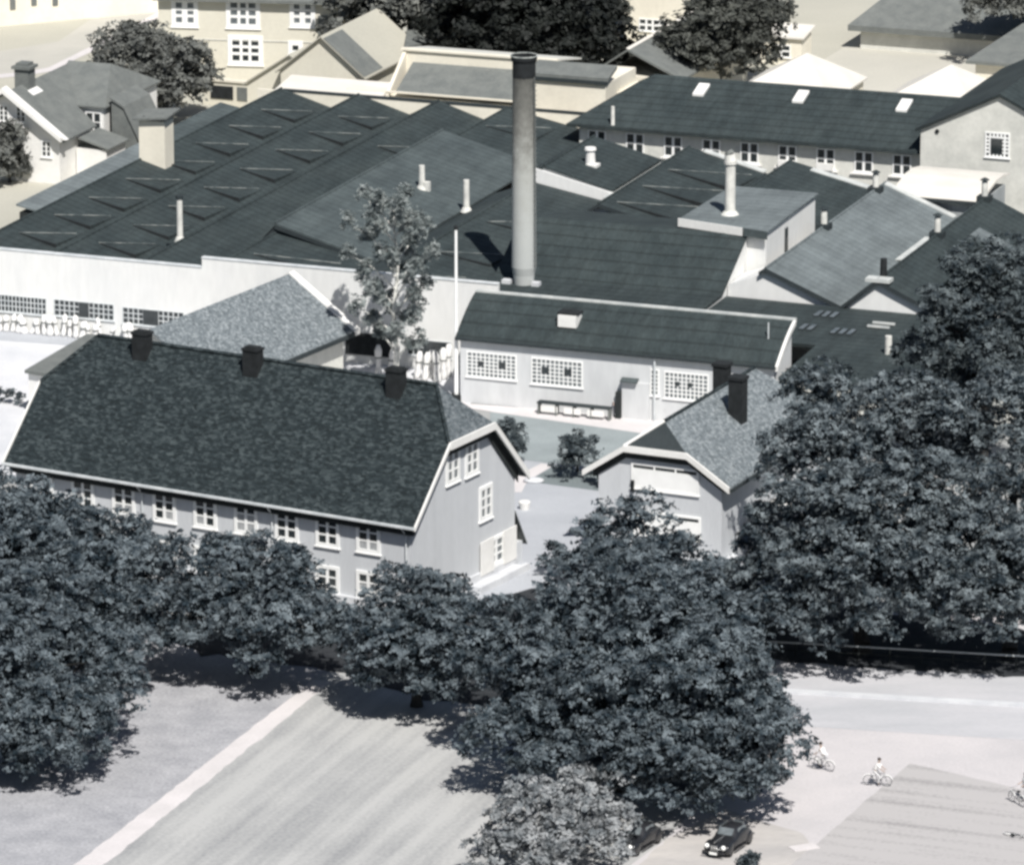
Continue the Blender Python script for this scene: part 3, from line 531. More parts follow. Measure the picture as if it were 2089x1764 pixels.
# ------------------------------------------------------------------ big half-hipped house
HF=Frame(1050,1157,0,-29.5)
BG=HF.thing('half_hipped_house','large three-storey grey house with dark tiled half-hipped roof, three black chimneys and white cross-barred windows','house',-15,-7)
MB().prism([(-30.7,-13.5,0),(-30.7,-13.5,6.75),(-30.7,-9.45,10.7),(-30.7,-3.85,10.7),(-30.7,0,6.75),(-30.7,0,0)],(30.7,0,0)).build('wall',M['house_wall'],BG)
E0=6.4
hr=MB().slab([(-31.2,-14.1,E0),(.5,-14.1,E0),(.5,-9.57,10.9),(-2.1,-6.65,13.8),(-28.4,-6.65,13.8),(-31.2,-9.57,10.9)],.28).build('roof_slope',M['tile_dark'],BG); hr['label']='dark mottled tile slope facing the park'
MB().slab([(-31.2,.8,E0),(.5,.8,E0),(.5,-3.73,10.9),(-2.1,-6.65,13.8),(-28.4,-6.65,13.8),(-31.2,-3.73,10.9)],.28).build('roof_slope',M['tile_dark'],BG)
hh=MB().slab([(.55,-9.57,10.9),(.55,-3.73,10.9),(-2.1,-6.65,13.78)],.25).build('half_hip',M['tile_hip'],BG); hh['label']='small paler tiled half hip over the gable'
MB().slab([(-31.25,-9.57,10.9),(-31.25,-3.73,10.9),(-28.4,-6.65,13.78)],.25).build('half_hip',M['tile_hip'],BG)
MB().tube((-28.4,-6.65,13.85),(-2.1,-6.65,13.85),.14,.14,8).tube((-2.1,-6.65,13.85),(.5,-9.57,10.98),.13,.13,8).tube((-28.4,-6.65,13.85),(-31.2,-9.57,10.98),.13,.13,8).build('ridge_tiles',M['tile_dark'],BG)
# white boards of the gable, eaves gutter
def board(T,pts,drop,off,th,m='white',name='barge_board',ax='a',ret=False):
    mb=MB()
    for (p,q) in zip(pts[:-1],pts[1:]):
        v=(off,0,0) if ax=='a' else (0,off,0); w=(th,0,0) if ax=='a' else (0,th,0)
        P4=[(p[0]+v[0],p[1]+v[1],p[2]+.08),(q[0]+v[0],q[1]+v[1],q[2]+.08),(q[0]+v[0],q[1]+v[1],q[2]-drop),(p[0]+v[0],p[1]+v[1],p[2]-drop)]
        mb.prism(P4,w)
    return mb.build(name,M[m],T)
gp=[(.5,-14.15,E0-.02),(.5,-9.57,10.9),(.5,-3.73,10.9),(.5,.85,E0-.02)]
board(BG,gp[1:],.42,.06,.14); board(BG,gp[:2],.22,.06,.12)
board(BG,[(-31.2,-14.15,E0),(-31.2,-9.57,10.9),(-31.2,-3.73,10.9)],.22,-.16,.12)
MB().box(-31.0,.3,-13.82,-13.52,5.72,6.22).build('soffit_shade',M['dark_wood'],BG)  # dark eaves box, its tone also standing in for eave shade
board(BG,[(0,-13.3,6.9),(0,-9.57,10.75),(0,-3.73,10.75),(0,.2,6.7)],.85,.10,.06,m='dark_wood',name='verge_soffit_shade')  # dark verge strip, with the overhang's shade put into its colour
gt=MB(); gt.box(-31.3,.6,-14.30,-14.11,6.26,6.40); gt.build('gutter',M['gutter'],BG)
for a in (-.35,-10.5,-20.6): MB().tube((a,-14.2,6.25),(a,-13.62,5.6),.05,.05,6).tube((a,-13.62,5.6),(a,-13.62,.1),.05,.05,6).build('downpipe',M['gutter'],BG)
MB().box(-30.9,.15,-13.75,.2,0,.9).build('plinth',M['concrete'],BG)
for k in range(9):
    for row in (0,1):
        p=HF.on(752-83.2*k,1094-12.6*k+103*row,'b',-13.5)
        cu=((0,.5,0,.33),None,(0,1,0,.34),(0,.5,0,.66),(.5,1,0,.33),(0,1,.0,.66),None,(0,.5,0,.66),(0,1,0,.3))[(k*4+row*3+2)%9]
        window(BG,(p[0],-13.5,p[2]-.02),1.80,2.15,2,3,'-b',fw=.23,bw=.10,rowh=(.33,.68),glass='glass',proud=.10,curtain=cu)
def gwin(px,py,w,h,cols,rows,glass='glass_pale',rowh=None):
    p=HF.on(px,py,'a',0.); return window(BG,(0.,p[1],p[2]),w,h,cols,rows,'+a',fw=.26,bw=.13,glass=glass,rowh=rowh,proud=.1)
gwin(923,950,1.75,2.3,2,3,rowh=(.36,.70)); gwin(962,934,1.75,2.3,2,3,rowh=(.36,.70)); gwin(990,1024,1.7,2.35,2,3,rowh=(.34,.68))
gwin(1011,1122,2.1,2.0,2,3,rowh=(.34,.68)); 
for (x,y,s_) in ((990,1134,1),(1036,1110,-1)):
    p=HF.on(x,y,'a',0.); MB().box(.12,.20,p[1]-.85,p[1]+.85,p[2]-1.15,p[2]+1.15).build('shutter',M['white'],BG)
pc=MB().slab([(-.4,.1,3.9),(-.4,.1+.02,3.95),(-.6,1.5,1.5),(-.6,1.45,1.4)],.1)
pc.slab([(-3.2,.1,3.9),(.0,.1,3.9),(.0,1.7,1.3),(-3.2,1.7,1.3)],.12); pc.build('lean_to_hood',M['grey_roof'],BG); MB().box(-3.0,-.2,.1,1.4,0,1.5).build('hood_wall',M['house_wall'],BG)
MB().box(.0,.9,-6.2,-.3,0,.35).box(.9,1.2,-6.6,-.1,0,.5).build('area_wall',M['concrete'],BG)
for x in (299,520,816):
    p=HF.at(x+4,{299:722,520:757,816:798}[x],13.0); c=MB(); a=p[0]; b=-7.25
    c.box(a-.56,a+.56,b-.42,b+.42,11.6,14.55).box(a-.62,a+.62,b-.48,b+.48,14.55,14.72).box(a-.45,a+.45,b-.32,b+.32,14.72,14.82); c.build('chimney',M['soot'],BG)
# ------------------------------------------------------------------ right half-hipped house
RF=Frame(1471,1160,0,-25.)
RH=RF.thing('low_half_hipped_house','smaller two-storey grey house with pale mottled tile roof, tall black chimneys and wide white blinds','house',-4.5,5)
MB().prism([(-8.95,0,0),(-8.95,0,6.0),(-6.7,0,7.45),(-2.4,0,7.45),(0,0,6.0),(0,0,0)],(0,17.4,0)).build('wall',M['house_wall'],RH)
e0,e1,e2=5.75,7.75,9.35
l0=(-9.9,-.5,e0); l1=(-6.9,-.5,e1); lr=(-4.65,1.1,e2); r1=(-2.35,-.5,e1); r0=(.75,-.5,e0)
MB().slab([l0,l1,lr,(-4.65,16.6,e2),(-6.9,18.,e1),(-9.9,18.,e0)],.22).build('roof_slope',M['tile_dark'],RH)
o_=MB().slab([r0,(.75,18.,e0),(-2.35,18.,e1),(-4.65,16.6,e2),lr,r1],.22).build('roof_slope',M['tile_pale'],RH); o_['label']='pale mottled tile slope'
board(RH,[(-9.3,0,5.9),(-6.9,0,7.5),(-2.35,0,7.5),(.2,0,5.9)],.62,-.12,.06,m='dark_wood',name='verge_soffit_shade',ax='b')  # dark strip under the verge, overhang shade included in its colour
o_=MB().slab([l1,r1,lr],.2).build('half_hip',M['bitumen_dark'],RH); MB().slab([(-6.9,18,e1),(-2.35,18,e1),(-4.65,16.6,e2)],.2).build('half_hip',M['tile_dark'],RH)
MB().tube((-4.65,1.1,e2+.03),(-6.9,-.5,e1+.05),.10,.10,8).build('hip_tiles',M['white'],RH); MB().tube((-4.65,1.1,e2+.05),(-4.65,16.6,e2+.05),.12,.12,8).build('ridge_tiles',M['tile_dark'],RH)
board(RH,[l0,l1,r1,r0],.34,-.10,.16,ax='b'); MB().box(.7,.86,-.45,18,e0-.3,e0-.08).build('gutter',M['bitumen_dark'],RH)
for k,(x,y0_,h) in enumerate(((1357,976,1.75),(1361,1071,1.65))):
    p=RF.on(x,y0_,'b',0.); fo=window(RH,(p[0],0.,p[2]),4.9,h,3,1,'-b',fw=.14,bw=.1,glass='glass',proud=.1)
    MB().box(p[0]-2.3,p[0]+2.3,-.085,-.03,p[2]-h/2+.1,p[2]+h/2-.38).build('blind',M['frame'],fo)
p=RF.on(1292,990,'b',0.); MB().box(p[0]-.12,p[0]+.12,-.2,0,p[2]-.4,p[2]+.4).build('wall_lamp',M['soot'],RH)
for (x,y,a,hw,hb,zt) in ((1473,775,-5.6,.5,.45,10.3),(1505,880,-2.6,.50,.50,10.7)):
    q=None; b=None
    # find b so that the stack's centre line projects on px x at column a
    best=min(((abs(((lambda w:(IW/2+FPX*w[0]/(w[1]*math.cos(TH)-(9-CH)*math.sin(TH))))(RF.world(a,bb)))-x),bb) for bb in [i*.1 for i in range(0,180)]))
    b=best[1]; c=MB(); c.box(a-hw,a+hw,b-hb,b+hb,6.5,zt).box(a-hw-.08,a+hw+.08,b-hb-.08,b+hb+.08,zt-.05,zt+.16); c.build('chimney',M['soot'],RH)
MB().slab([(.5,4.5,2.9),(3.2,4.5,2.7),(3.2,8,2.7),(.5,8,2.9)],.12).build('porch_roof',M['white'],RH); MB().box(.6,2.9,4.7,7.8,0,2.6).build('porch',M['white'],RH)
MB().box(-.4,2.6,-2.8,2.,0,.55).build('terrace',M['concrete'],RH)
# ------------------------------------------------------------------ tiled outbuilding behind the big house
OF=Frame(722,790,0,-29.5)
OB=OF.thing('tiled_outbuilding','grey-walled outbuilding with pale mottled tile roof behind the big house ridge','outbuilding',-3,-8)
def _z(px,py,b0): return None
oe=OF.at(722,676,4.3); 
a1=oe[0]; b1=oe[1]; a0=a1-5.6; zr=8.0; ze=4.3; bs=b1-19
MB().slab([(a1,bs,ze),(a1,b1,ze),(a0,b1,zr),(a0,bs,zr)],.22).build('roof_slope',M['tile_pale'],OB)
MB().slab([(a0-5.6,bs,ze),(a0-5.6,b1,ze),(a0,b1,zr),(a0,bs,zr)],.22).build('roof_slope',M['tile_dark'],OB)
MB().prism([(a0-5,b1-.4,0),(a0-5,b1-.4,ze-.1),(a0,b1-.4,zr-.4),(a1-.7,b1-.4,ze-.1),(a1-.7,b1-.4,0)],(0,-18.3,0)).build('wall',M['far_wall'],OB)
MB().prism([(a1+.1,b1-.02,ze-.35),(a0,b1-.02,zr-.3),(a0,b1-.02,zr+.12),(a1+.1,b1-.02,ze+.08)],(0,.75,0)).prism([(a0-5.6,b1-.02,ze-.3),(a0-.01,b1-.02,zr-.3),(a0-.01,b1-.02,zr+.12),(a0-5.6,b1-.02,ze+.1)],(0,.75,0)).build('barge_board',M['white'],OB)
MB().box(a1-.05,a1+.12,bs,b1,ze-.38,ze-.06).build('gutter',M['bitumen_dark'],OB)
GS=OF.thing('low_grey_shed','low shed with flat mid-grey roof showing left of the big house ridge','shed',-20,-10)
q1,q2,q3,q4=[OF.at(x,y,3.4) for x,y in ((50,755),(178,680),(330,700),(250,790))]
MB().slab([q1,q2,q3,q4],.22).build('flat_roof',M['grey_roof'],GS)
w_=[tuple(c*.95+m_*.05 for c,m_ in zip(q,tuple(sum(k[i] for k in (q1,q2,q3,q4))/4 for i in range(3)))) for q in (q1,q2,q3,q4)]
MB().prism([(a,b,0) for a,b,_ in w_],(0,0,3.17)).build('wall',M['white'],GS)
HG=OF.thing('clipped_hedge','short dark clipped hedge on the white yard left of the big house','hedge',*OF.at(15,822,0)[:2])
# ------------------------------------------------------------------ flagpole
FP=thing('flagpole','tall white flagpole with dark finial in front of the curved-roof hall','flagpole',P(931,817,0))
MB().tube((0,0,0),(0,0,12.9),.16,.10,12).build('pole',M['frame'],FP); MB().ell((0,0,13.05),(.17,.17,.2)).build('finial',M['soot'],FP,smooth=True); MB().box(-.35,.35,-.35,.35,0,.5).build('base',M['soot'],FP)
# ------------------------------------------------------------------ bundles standing along the factory front
rnd=random.Random(5)
def bundle(px,py,h,r,lean,label=None,frame=F0,group='pale cloth bundles stood against the factory wall'):
    p=frame.at(px,py,0); a,b=p[0],min(p[1],-.35-r)
    B=frame.thing('cloth_bundle',label or 'pale tied cloth bundle standing in the row against the factory wall','bundle',a,b,group)
    mb=MB(); n=9; k=6; vs=[]; fs=[]
    for j in range(k+1):
        t=j/k; rr=r*(1.0+.18*math.sin(t*9+rnd.random()))*(1 if t<.9 else .6)
        for i in range(n):
            an=2*math.pi*i/n; w=1+rnd.uniform(-.12,.12); vs.append((a+lean[0]*t+rr*w*math.cos(an),b+lean[1]*t+rr*w*math.sin(an),h*t))
    for j in range(k):
        for i in range(n): fs.append((j*n+i,j*n+(i+1)%n,(j+1)*n+(i+1)%n,(j+1)*n+i))
    fs+=[tuple(range(n))[::-1],tuple(range(k*n,k*n+n))]; mb.add(vs,fs); mb.build('cloth_roll',M['sack'],B,smooth=True)
    t=.62; MB().ring((a+lean[0]*t,b+lean[1]*t,h*t),r*1.04,.05,'z',14,5).build('cord',M['grey_roof'],B)
    return B
for i in range(25):
    x=-2+12.8*i; y=651+x*.098
    if 265<x<285: continue
    bundle(x,y,1.4+rnd.uniform(-.35,.35),.19+rnd.uniform(-.05,.09),(rnd.uniform(-.5,.5),rnd.uniform(.05,.35)),'pale tied cloth bundle standing in the long row against the factory wall')
for i,(x,y) in enumerate(((772,770),(795,772),(806,762),(850,772),(866,776),(880,771),(893,779),(905,774),(914,768))):
    bundle(x,y,2.2+rnd.uniform(-.2,.3),.24,(rnd.uniform(-.4,.4),.2),'tall pale cloth bundle stacked in the yard beside the birch','' or F0,'tall cloth bundles between the birch and the flagpole')
# ------------------------------------------------------------------ buildings at the back
def gab(name,label,cat,al,ap,ar_,b0,b1,ze,zp,rm,wm,group=None,T=None,ov=.3):
    T=T or F0.thing(name,label,cat,ap,b0,group)
    MB().prism([(al,b0,0),(al,b0,ze-.1),(ap,b0,zp-.2),(ar_,b0,ze-.1),(ar_,b0,0)],(0,b1-b0,0)).build('wall',M[wm],T)
    k=(zp-ze)/max(ap-al,.01); k2=(zp-ze)/max(ar_-ap,.01)
    MB().slab([(al-ov,b0-ov,ze-ov*k),(ap,b0-ov,zp),(ap,b1+ov,zp),(al-ov,b1+ov,ze-ov*k)],.15).build('roof_slope',M[rm],T)
    MB().slab([(ap,b0-ov,zp),(ar_+ov,b0-ov,ze-ov*k2),(ar_+ov,b1+ov,ze-ov*k2),(ap,b1+ov,zp)],.15).build('roof_slope',M[rm],T)
    return T
# small white house upper left
WH=F0.thing('white_gabled_house','small white gable-fronted house with grey roof and chimney at the left edge','house',-38.5,47.)
MB().prism([(-43.9,47,0),(-43.9,47,4.1),(-38.5,47,7.5),(-33.6,47,4.1),(-33.6,47,0)],(0,6.4,0)).build('wall',M['white'],WH)
MB().slab([(-44.4,46.5,3.85),(-38.5,46.5,7.7),(-38.5,60.,7.7),(-44.4,60.,3.85)],.15).build('roof_slope',M['grey_roof'],WH)
MB().slab([(-38.49,46.5,7.7),(-33.1,46.5,3.85),(-33.1,53.6,3.85),(-35.1,54.,5.33),(-38.49,59.2,7.7)],.15).build('roof_slope',M['grey_roof'],WH)
for sgn,aa in ((1,-33.1),(-1,-44.4)):
    MB().prism([(-38.5,46.45,7.72),(aa,46.45,3.85),(aa,46.45,4.25),(-38.5,46.45,8.15)][::1],(0,-.3,0)).build('barge_board',M['white'],WH)
    MB().prism([(-38.5,46.5,7.9),(aa,46.5,4.0),(aa+.35*sgn,46.5,4.0),(-38.5+.02*sgn,46.5,8.2)],(0,.6,0)).build('verge_board',M['white'],WH)
for x,y in ((8,231),(43,233),(95,304)):
    p=F0.on(x,y,'b',47.); window(WH,(p[0],47.,p[2]),.95,1.45,2,3,'-b',fw=.12,bw=.06,glass='glass')
c=MB(); p=F0.at(91,160,8.); c.box(-39.2,-37.9,50.2,51.6,6.5,9.0).box(-39.4,-37.7,50.0,51.8,9.0,9.25).box(-39.1,-38.0,50.3,51.5,9.25,9.5); c.build('chimney',M['grey_roof'],WH)
MB().slab([(-38.0,49.9,7.35),(-37.3,49.9,6.9),(-37.3,51.9,6.9),(-38.,51.9,7.35)],.05).build('chimney_flashing',M['white'],WH)
MB().slab([(-38.6,54.1,5.35),(-32.5,54.1,5.35),(-34.6,60.,7.9),(-38.6,60.,7.9)],.14).slab([(-32.5,54.1,5.35),(-32.5,66.,5.35),(-34.6,60.,7.9)],.14).slab([(-32.5,66.,5.35),(-38.6,66.,5.35),(-38.6,60.,7.9),(-34.6,60.,7.9)],.14).build('wing_roof',M['grey_roof'],WH)
MB().box(-38.3,-32.8,54.45,65.7,0,5.15).build('cross_wing',M['white'],WH)
p=F0.on(191,238,'b',54.45); window(WH,(p[0],54.45,3.9),1.5,1.8,2,2,'-b',fw=.12,bw=.08)
MB().slab([(-33.2,50,3.5),(-30.4,50,2.7),(-30.4,54.3,2.7),(-33.2,54.3,3.5)],.15).build('lean_to_roof',M['grey_roof'],WH); MB().box(-33.5,-30.7,50.2,54.2,0,2.5).build('lean_to_wall',M['white'],WH)
SB=F0.thing('dark_boarded_barn','dark boarded barn with steep grey roof between the white house and the round tree','barn',-30,58)
pr=[(-32.4,6.1),(-31.1,5.4),(-29.7,2.6)]
MB().prism([(a,54.8,z) for a,z in pr]+[(a,54.8,z-.18) for a,z in pr][::-1],(0,5.6,0)).build('steep_roof',M['grey_roof'],SB)
MB().prism([(-32.3,54.95,0),(-29.9,54.95,0),(-29.9,54.95,2.5),(-31.15,54.95,5.15),(-32.3,54.95,5.8)],(0,5.3,0)).build('wall',M['grey_roof'],SB)
# long lean-to left of the factory
LT=F0.thing('long_lean_to','long narrow lean-to with pale grey roof along the factory left side','lean-to',-25,40)
MB().slab([(-26.2,22.6,4.2),(-23.6,22.6,3.7),(-23.6,47.0,3.7),(-26.2,47.0,4.2)],.15).build('roof_slope',M['bitumen_pale'],LT)
MB().slab([(-26.2,47.01,4.2),(-23.6,47.01,3.7),(-23.6,64.5,3.7),(-26.2,64.5,4.2)],.15).build('roof_slope',M['bitumen_mid'],LT)
MB().box(-26.0,-24.0,22.8,64.3,0,3.5).build('wall',M['dark_wood'],LT)
RW=F0.thing('garden_wall','low pale garden wall with dark foot beside the lean-to','wall',-27,20)
MB().box(-33.,-27.6,17.5,17.8,0,1.2).box(-27.6,-27.3,17.5,34.,0,1.0).build('wall',M['white_top'],RW)
# apartment building
AF=Frame(325,165,0,-8.)
AP=AF.thing('cream_apartment_block','large cream rendered apartment block with white-framed windows and dark eaves at the top left','building',9,0)
MB().box(0,17.6,0,10,0,8.0).build('wall',M['cream_wall'],AP); MB().slab([(-.4,-.7,7.95),(17.2,-.7,7.95),(17.2,5,11),(-.4,5,11)],.3).slab([(-.4,5,11),(17.2,5,11),(17.2,10.7,7.95),(-.4,10.7,7.95)],.3).build('roof',M['grey_roof'],AP)
MB().box(0.1,17.5,-.06,0,3.95,4.05).build('string_course',M['far_wall'],AP)
for (x,y,w,h,c_,r_) in ((377,26,2.5,2.7,2,3),(496,27,3.2,2.9,3,3),(617,28,2.4,2.6,2,3),(501,103,3.3,2.8,3,3),(603,98,1.4,1.3,1,1)):
    p=AF.on(x,y,'b',0.); window(AP,(p[0],0,p[2]),w,h,c_,r_,'-b',fw=.42,bw=.26,frame='frame',glass='glass_pale' if y<60 else 'glass')
MB().box(18.3,20.4,1,9,0,9.).build('stair_tower',M['white_top'],AP); p=AF.on(659,52,'b',0.); MB().box(p[0]-.45,p[0]+.45,-.1,0,p[2]-.9,p[2]+.9).build('door',M['grey_roof'],AP)
YW=F0.thing('yard_wall','low cream yard wall with dark garage openings below the apartment block','wall',-20,76)
p=F0.at(432,178,0); q=F0.at(820,205,0); MB().box(-35.2,-26.,81.3,81.6,0,2.2).build('wall',M['cream_wall'],YW)
for x0,x1,m_ in ((-34.4,-32.2,'soot'),(-31.8,-29.8,'grey_roof'),(-29.4,-27.6,'grey_roof')): MB().box(x0,x1,81.22,81.29,.6,1.8).build('opening',M[m_],YW)
MB().box(-35.3,-25.9,81.15,81.75,2.2,2.4).build('coping',M['white_top'],YW)
LS=F0.thing('low_rear_shed','low cream shed with long dark slot in its wall behind the first factory gable','shed',-16,66)
MB().box(-22.,-12.6,66.,71,0,4.6).build('wall',M['cream_wall'],LS); MB().slab([(-22.3,65.8,4.8),(-12.3,65.8,4.8),(-12.3,71.3,5.6),(-22.3,71.3,5.6)],.2).build('roof',M['white_top_roof'],LS); MB().box(-18.5,-13.4,65.93,65.99,2.7,3.0).build('slot',M['soot'],LS)
# light-roofed gabled building
LG=gab('pale_roofed_house','gabled house with sunlit pale cream roof standing behind the factory','house',-25.5,-21.5,-17.6,76.5,89.5,5.0,8.2,'yard_warm','cream_wall',ov=.4)
MB().slab([(-21.2,76.1,8.02),(-17.3,76.1,4.82),(-17.3,80.5,4.82),(-21.2,80.5,8.02)],.02).build('grey_roof_patch',M['grey_roof'],LG)
LG2=F0.thing('cream_side_wing','low cream gabled wing in front of the pale-roofed house','house',-25,74)
MB().prism([(-29.2,77.5,0),(-29.2,77.5,3.2),(-25.,77.5,5.9),(-20.8,77.5,3.2),(-20.8,77.5,0)],(0,7,0)).build('wall',M['cream_wall'],LG2)
MB().slab([(-29.5,77.2,3.1),(-25,77.2,6.1),(-25,85,6.1),(-29.5,85,3.1)],.15).slab([(-25,77.2,6.1),(-20.5,77.2,3.1),(-20.5,85,3.1),(-25,85,6.1)],.15).build('roof',M['yard_warm'],LG2)
GR=F0.thing('dark_slate_shed','shed with dark slate roof at the edge of the black wood','shed',-15,88)
q=[F0.at(x,y,z) for x,y,z in ((831,50,6),(947,70,4.),(866,119,4.),(825,97,6))]
MB().slab(q,.2).build('roof_slope',M['grey_roof'],GR); cx=sum(k[0] for k in q)/4; cy=sum(k[1] for k in q)/4
MB().prism([(cx+(k[0]-cx)*.9,cy+(k[1]-cy)*.9,0) for k in q],(0,0,3.7)).build('wall',M['far_wall'],GR)
# rooflit building in the middle
MBd=F0.thing('monitor_roof_building','long building with grey lean-to roof under a bright white parapet left of the smokestack','building',-6,69)
MB().box(-12.2,2.0,68.8,74,0,5.0).box(-12.2,2.0,72.6,72.9,5,8.3).build('wall',M['white_top'],MBd)
MB().slab([(-11.3,68.5,5.5),(2,68.5,5.5),(2,72.6,7.3),(-11.3,72.6,7.3)],.18).build('lean_to_roof',M['grey_roof'],MBd); MB().box(-12.4,2.1,72.4,73.1,8.3,8.45).box(-12.2,2.,68.3,68.5,5.35,5.5).build('coping',M['white_top'],MBd)
MB().slab([(-12.4,73.1,8.4),(2.1,73.1,8.4),(2.1,79,7.4),(-12.4,79,7.4)],.15).build('rear_roof',M['far_wall'],MBd)
MB().prism([(-12.2,68.3,0),(-12.2,68.3,5.2),(-12.2,72.6,8.2),(-12.2,72.6,0)],(.3,0,0)).build('end_wall',M['white_top'],MBd)
for k in range(4): MB().box(-15.4+k*.9,-15.0+k*.9,68.6,68.66,2.5,4.6).build('louvre',M['grey_roof'],MBd)
MB().box(-16,-12.2,68.67,72,0,5.4).build('side_block',M['white_top'],MBd)
MB().box(-3.6,-2.2,68.25,68.32,4.2,5.0).build('hatch',M['soot'],MBd)
WW=F0.thing('white_tall_block','tall plain white-walled block with dark flat roof edge right of the smokestack','building',5,66)
MB().box(2.3,8.9,66.2,74,0,8.0).build('wall',M['white_top'],WW); MB().slab([(2.0,66.0,8.6),(9.2,66.0,8.6),(9.2,68.3,9.3),(2.,68.3,9.3)],.3).build('roof',M['grey_roof'],WW); MB().box(2.1,9.,65.95,66.15,8.0,8.32).build('eaves_board',M['bitumen_dark'],WW)
MB().box(8.95,13.4,69.,74,0,6.8).build('side_wall',M['white_top'],WW); MB().box(9.05,9.6,65.6,66.,3.4,6.3).build('drain_box',M['grey_roof'],WW)
# white roofed pavilions
for k,(a,b,w_,L_,lab) in enumerate(((20.,83.6,4.2,9,'low building with broad white hipped roof behind the long works building, left of its twin'),(33.3,83.2,4.2,9,'low building with broad white hipped roof behind the long works building, right-hand twin'))):
    T_=F0.thing('white_roofed_pavilion',lab,'pavilion',a,b,'white roofed pavilions')
    MB().slab([(a-w_-1,b-2,4.6),(a+w_,b-2,4.6),(a+.3,b+3.5,7.6)],.15).slab([(a+w_,b-2,4.6),(a+w_,b+9,4.6),(a+.3,b+3.5,7.6)],.15).slab([(a+w_,b+9,4.6),(a-w_-1,b+9,4.6),(a+.3,b+3.5,7.6)],.15).slab([(a-w_-1,b+9,4.6),(a-w_-1,b-2,4.6),(a+.3,b+3.5,7.6)],.15).build('hipped_roof',M['white_top_roof'],T_)
    MB().box(a-w_-.7,a+w_-.3,b-1.7,b+8.7,0,4.4).build('wall',M['white_top'],T_)
# building far right
FR=F0.thing('distant_warehouse','long distant warehouse with dark hipped roof above a pale wall at the top right','warehouse',22,117)
MB().box(13.2,60,126.1,138,0,1.9).build('wall',M['far_wall'],FR); MB().slab([(12.2,125.2,2.35),(60,125.2,2.35),(60,134,5.6),(15.6,134,5.6)],.55).slab([(12.2,125.2,2.35),(15.6,134,5.6),(12.2,143,2.35)],.3).slab([(15.6,134,5.6),(60,134,5.6),(60,143,2.35),(12.2,143,2.35)],.3).build('hipped_roof',M['grey_roof'],FR)
FR2=F0.thing('near_dark_shed','dark-roofed shed cut by the right edge in front of the distant warehouse','shed',33,113)
MB().slab([(27.6,112.,2.6),(50,112.,2.6),(50,121,4.6),(30.5,121,4.6)],.3).build('roof_slope',M['grey_roof'],FR2); MB().box(28.4,50,112.6,121,0,2.2).build('wall',M['white_top'],FR2)
GG=F0.thing('grey_gabled_shed','grey-roofed gabled shed with pale ridge line between the wood and the round tree','shed',5,92)
MB().slab([(3.,88.5,6.4),(8.2,88.5,4.),(8.2,108.,4.),(3.,108.,6.4)],.2).slab([(3.,88.5,6.4),(.4,88.5,4.6),(.4,108.,4.6),(3.,108.,6.4)],.2).build('gable_roof',M['grey_roof'],GG); MB().box(.6,8,88.8,107.8,0,3.9).build('wall',M['white_top'],GG)
MB().slab([(2.9,88.5,6.5),(3.2,88.5,6.4),(3.2,108,6.4),(2.9,108,6.5)],.05).build('ridge_cap',M['white_top_roof'],GG)
WH2=F0.thing('distant_white_house','plain white distant house with one small gridded window beyond the wood','house',-6,124)
MB().box(-9.,1.8,122.,132,0,8.5).build('wall',M['white_top'],WH2); MB().slab([(-9.5,121.6,8.5),(2.3,121.6,8.5),(2.3,132.4,9.5),(-9.5,132.4,9.5)],.2).build('roof',M['white_top_roof'],WH2)
p=F0.on(1332,52,'b',122.); window(WH2,(p[0],122.,p[2]),2.8,1.2,4,2,'-b',fw=.1,bw=.2)
HT=F0.thing('small_kiosk','small pale kiosk with a four-pane window beside the big round tree','kiosk',14,97)
p=F0.at(1593,132,0); MB().box(p[0]-2.,p[0]+2.,p[1],p[1]+3,0,2.6).build('wall',M['white_top'],HT); MB().slab([(p[0]-2.3,p[1]-.3,2.7),(p[0]+2.3,p[1]-.3,2.7),(p[0]+2.3,p[1]+3.3,3.3),(p[0]-2.3,p[1]+3.3,3.3)],.15).build('roof',M['white_top_roof'],HT); window(HT,(p[0],p[1],1.3),1.9,1.2,2,2,'-b',fw=.1,bw=.16)
CL=Frame(0,80,0,26.)
CW=CL.thing('white_colonnade_building','white building with dark narrow windows at the top left corner behind the street','building',5,8)
MB().box(-12,22,5.5,12,0,9).build('wall',M['white_top'],CW)
for k in range(9): MB().box(-10.+k*2.2,-9.45+k*2.2,5.4,5.49,1.6+.2*(k%2),7.2).build('tall_window',M['grey_roof'],CW)
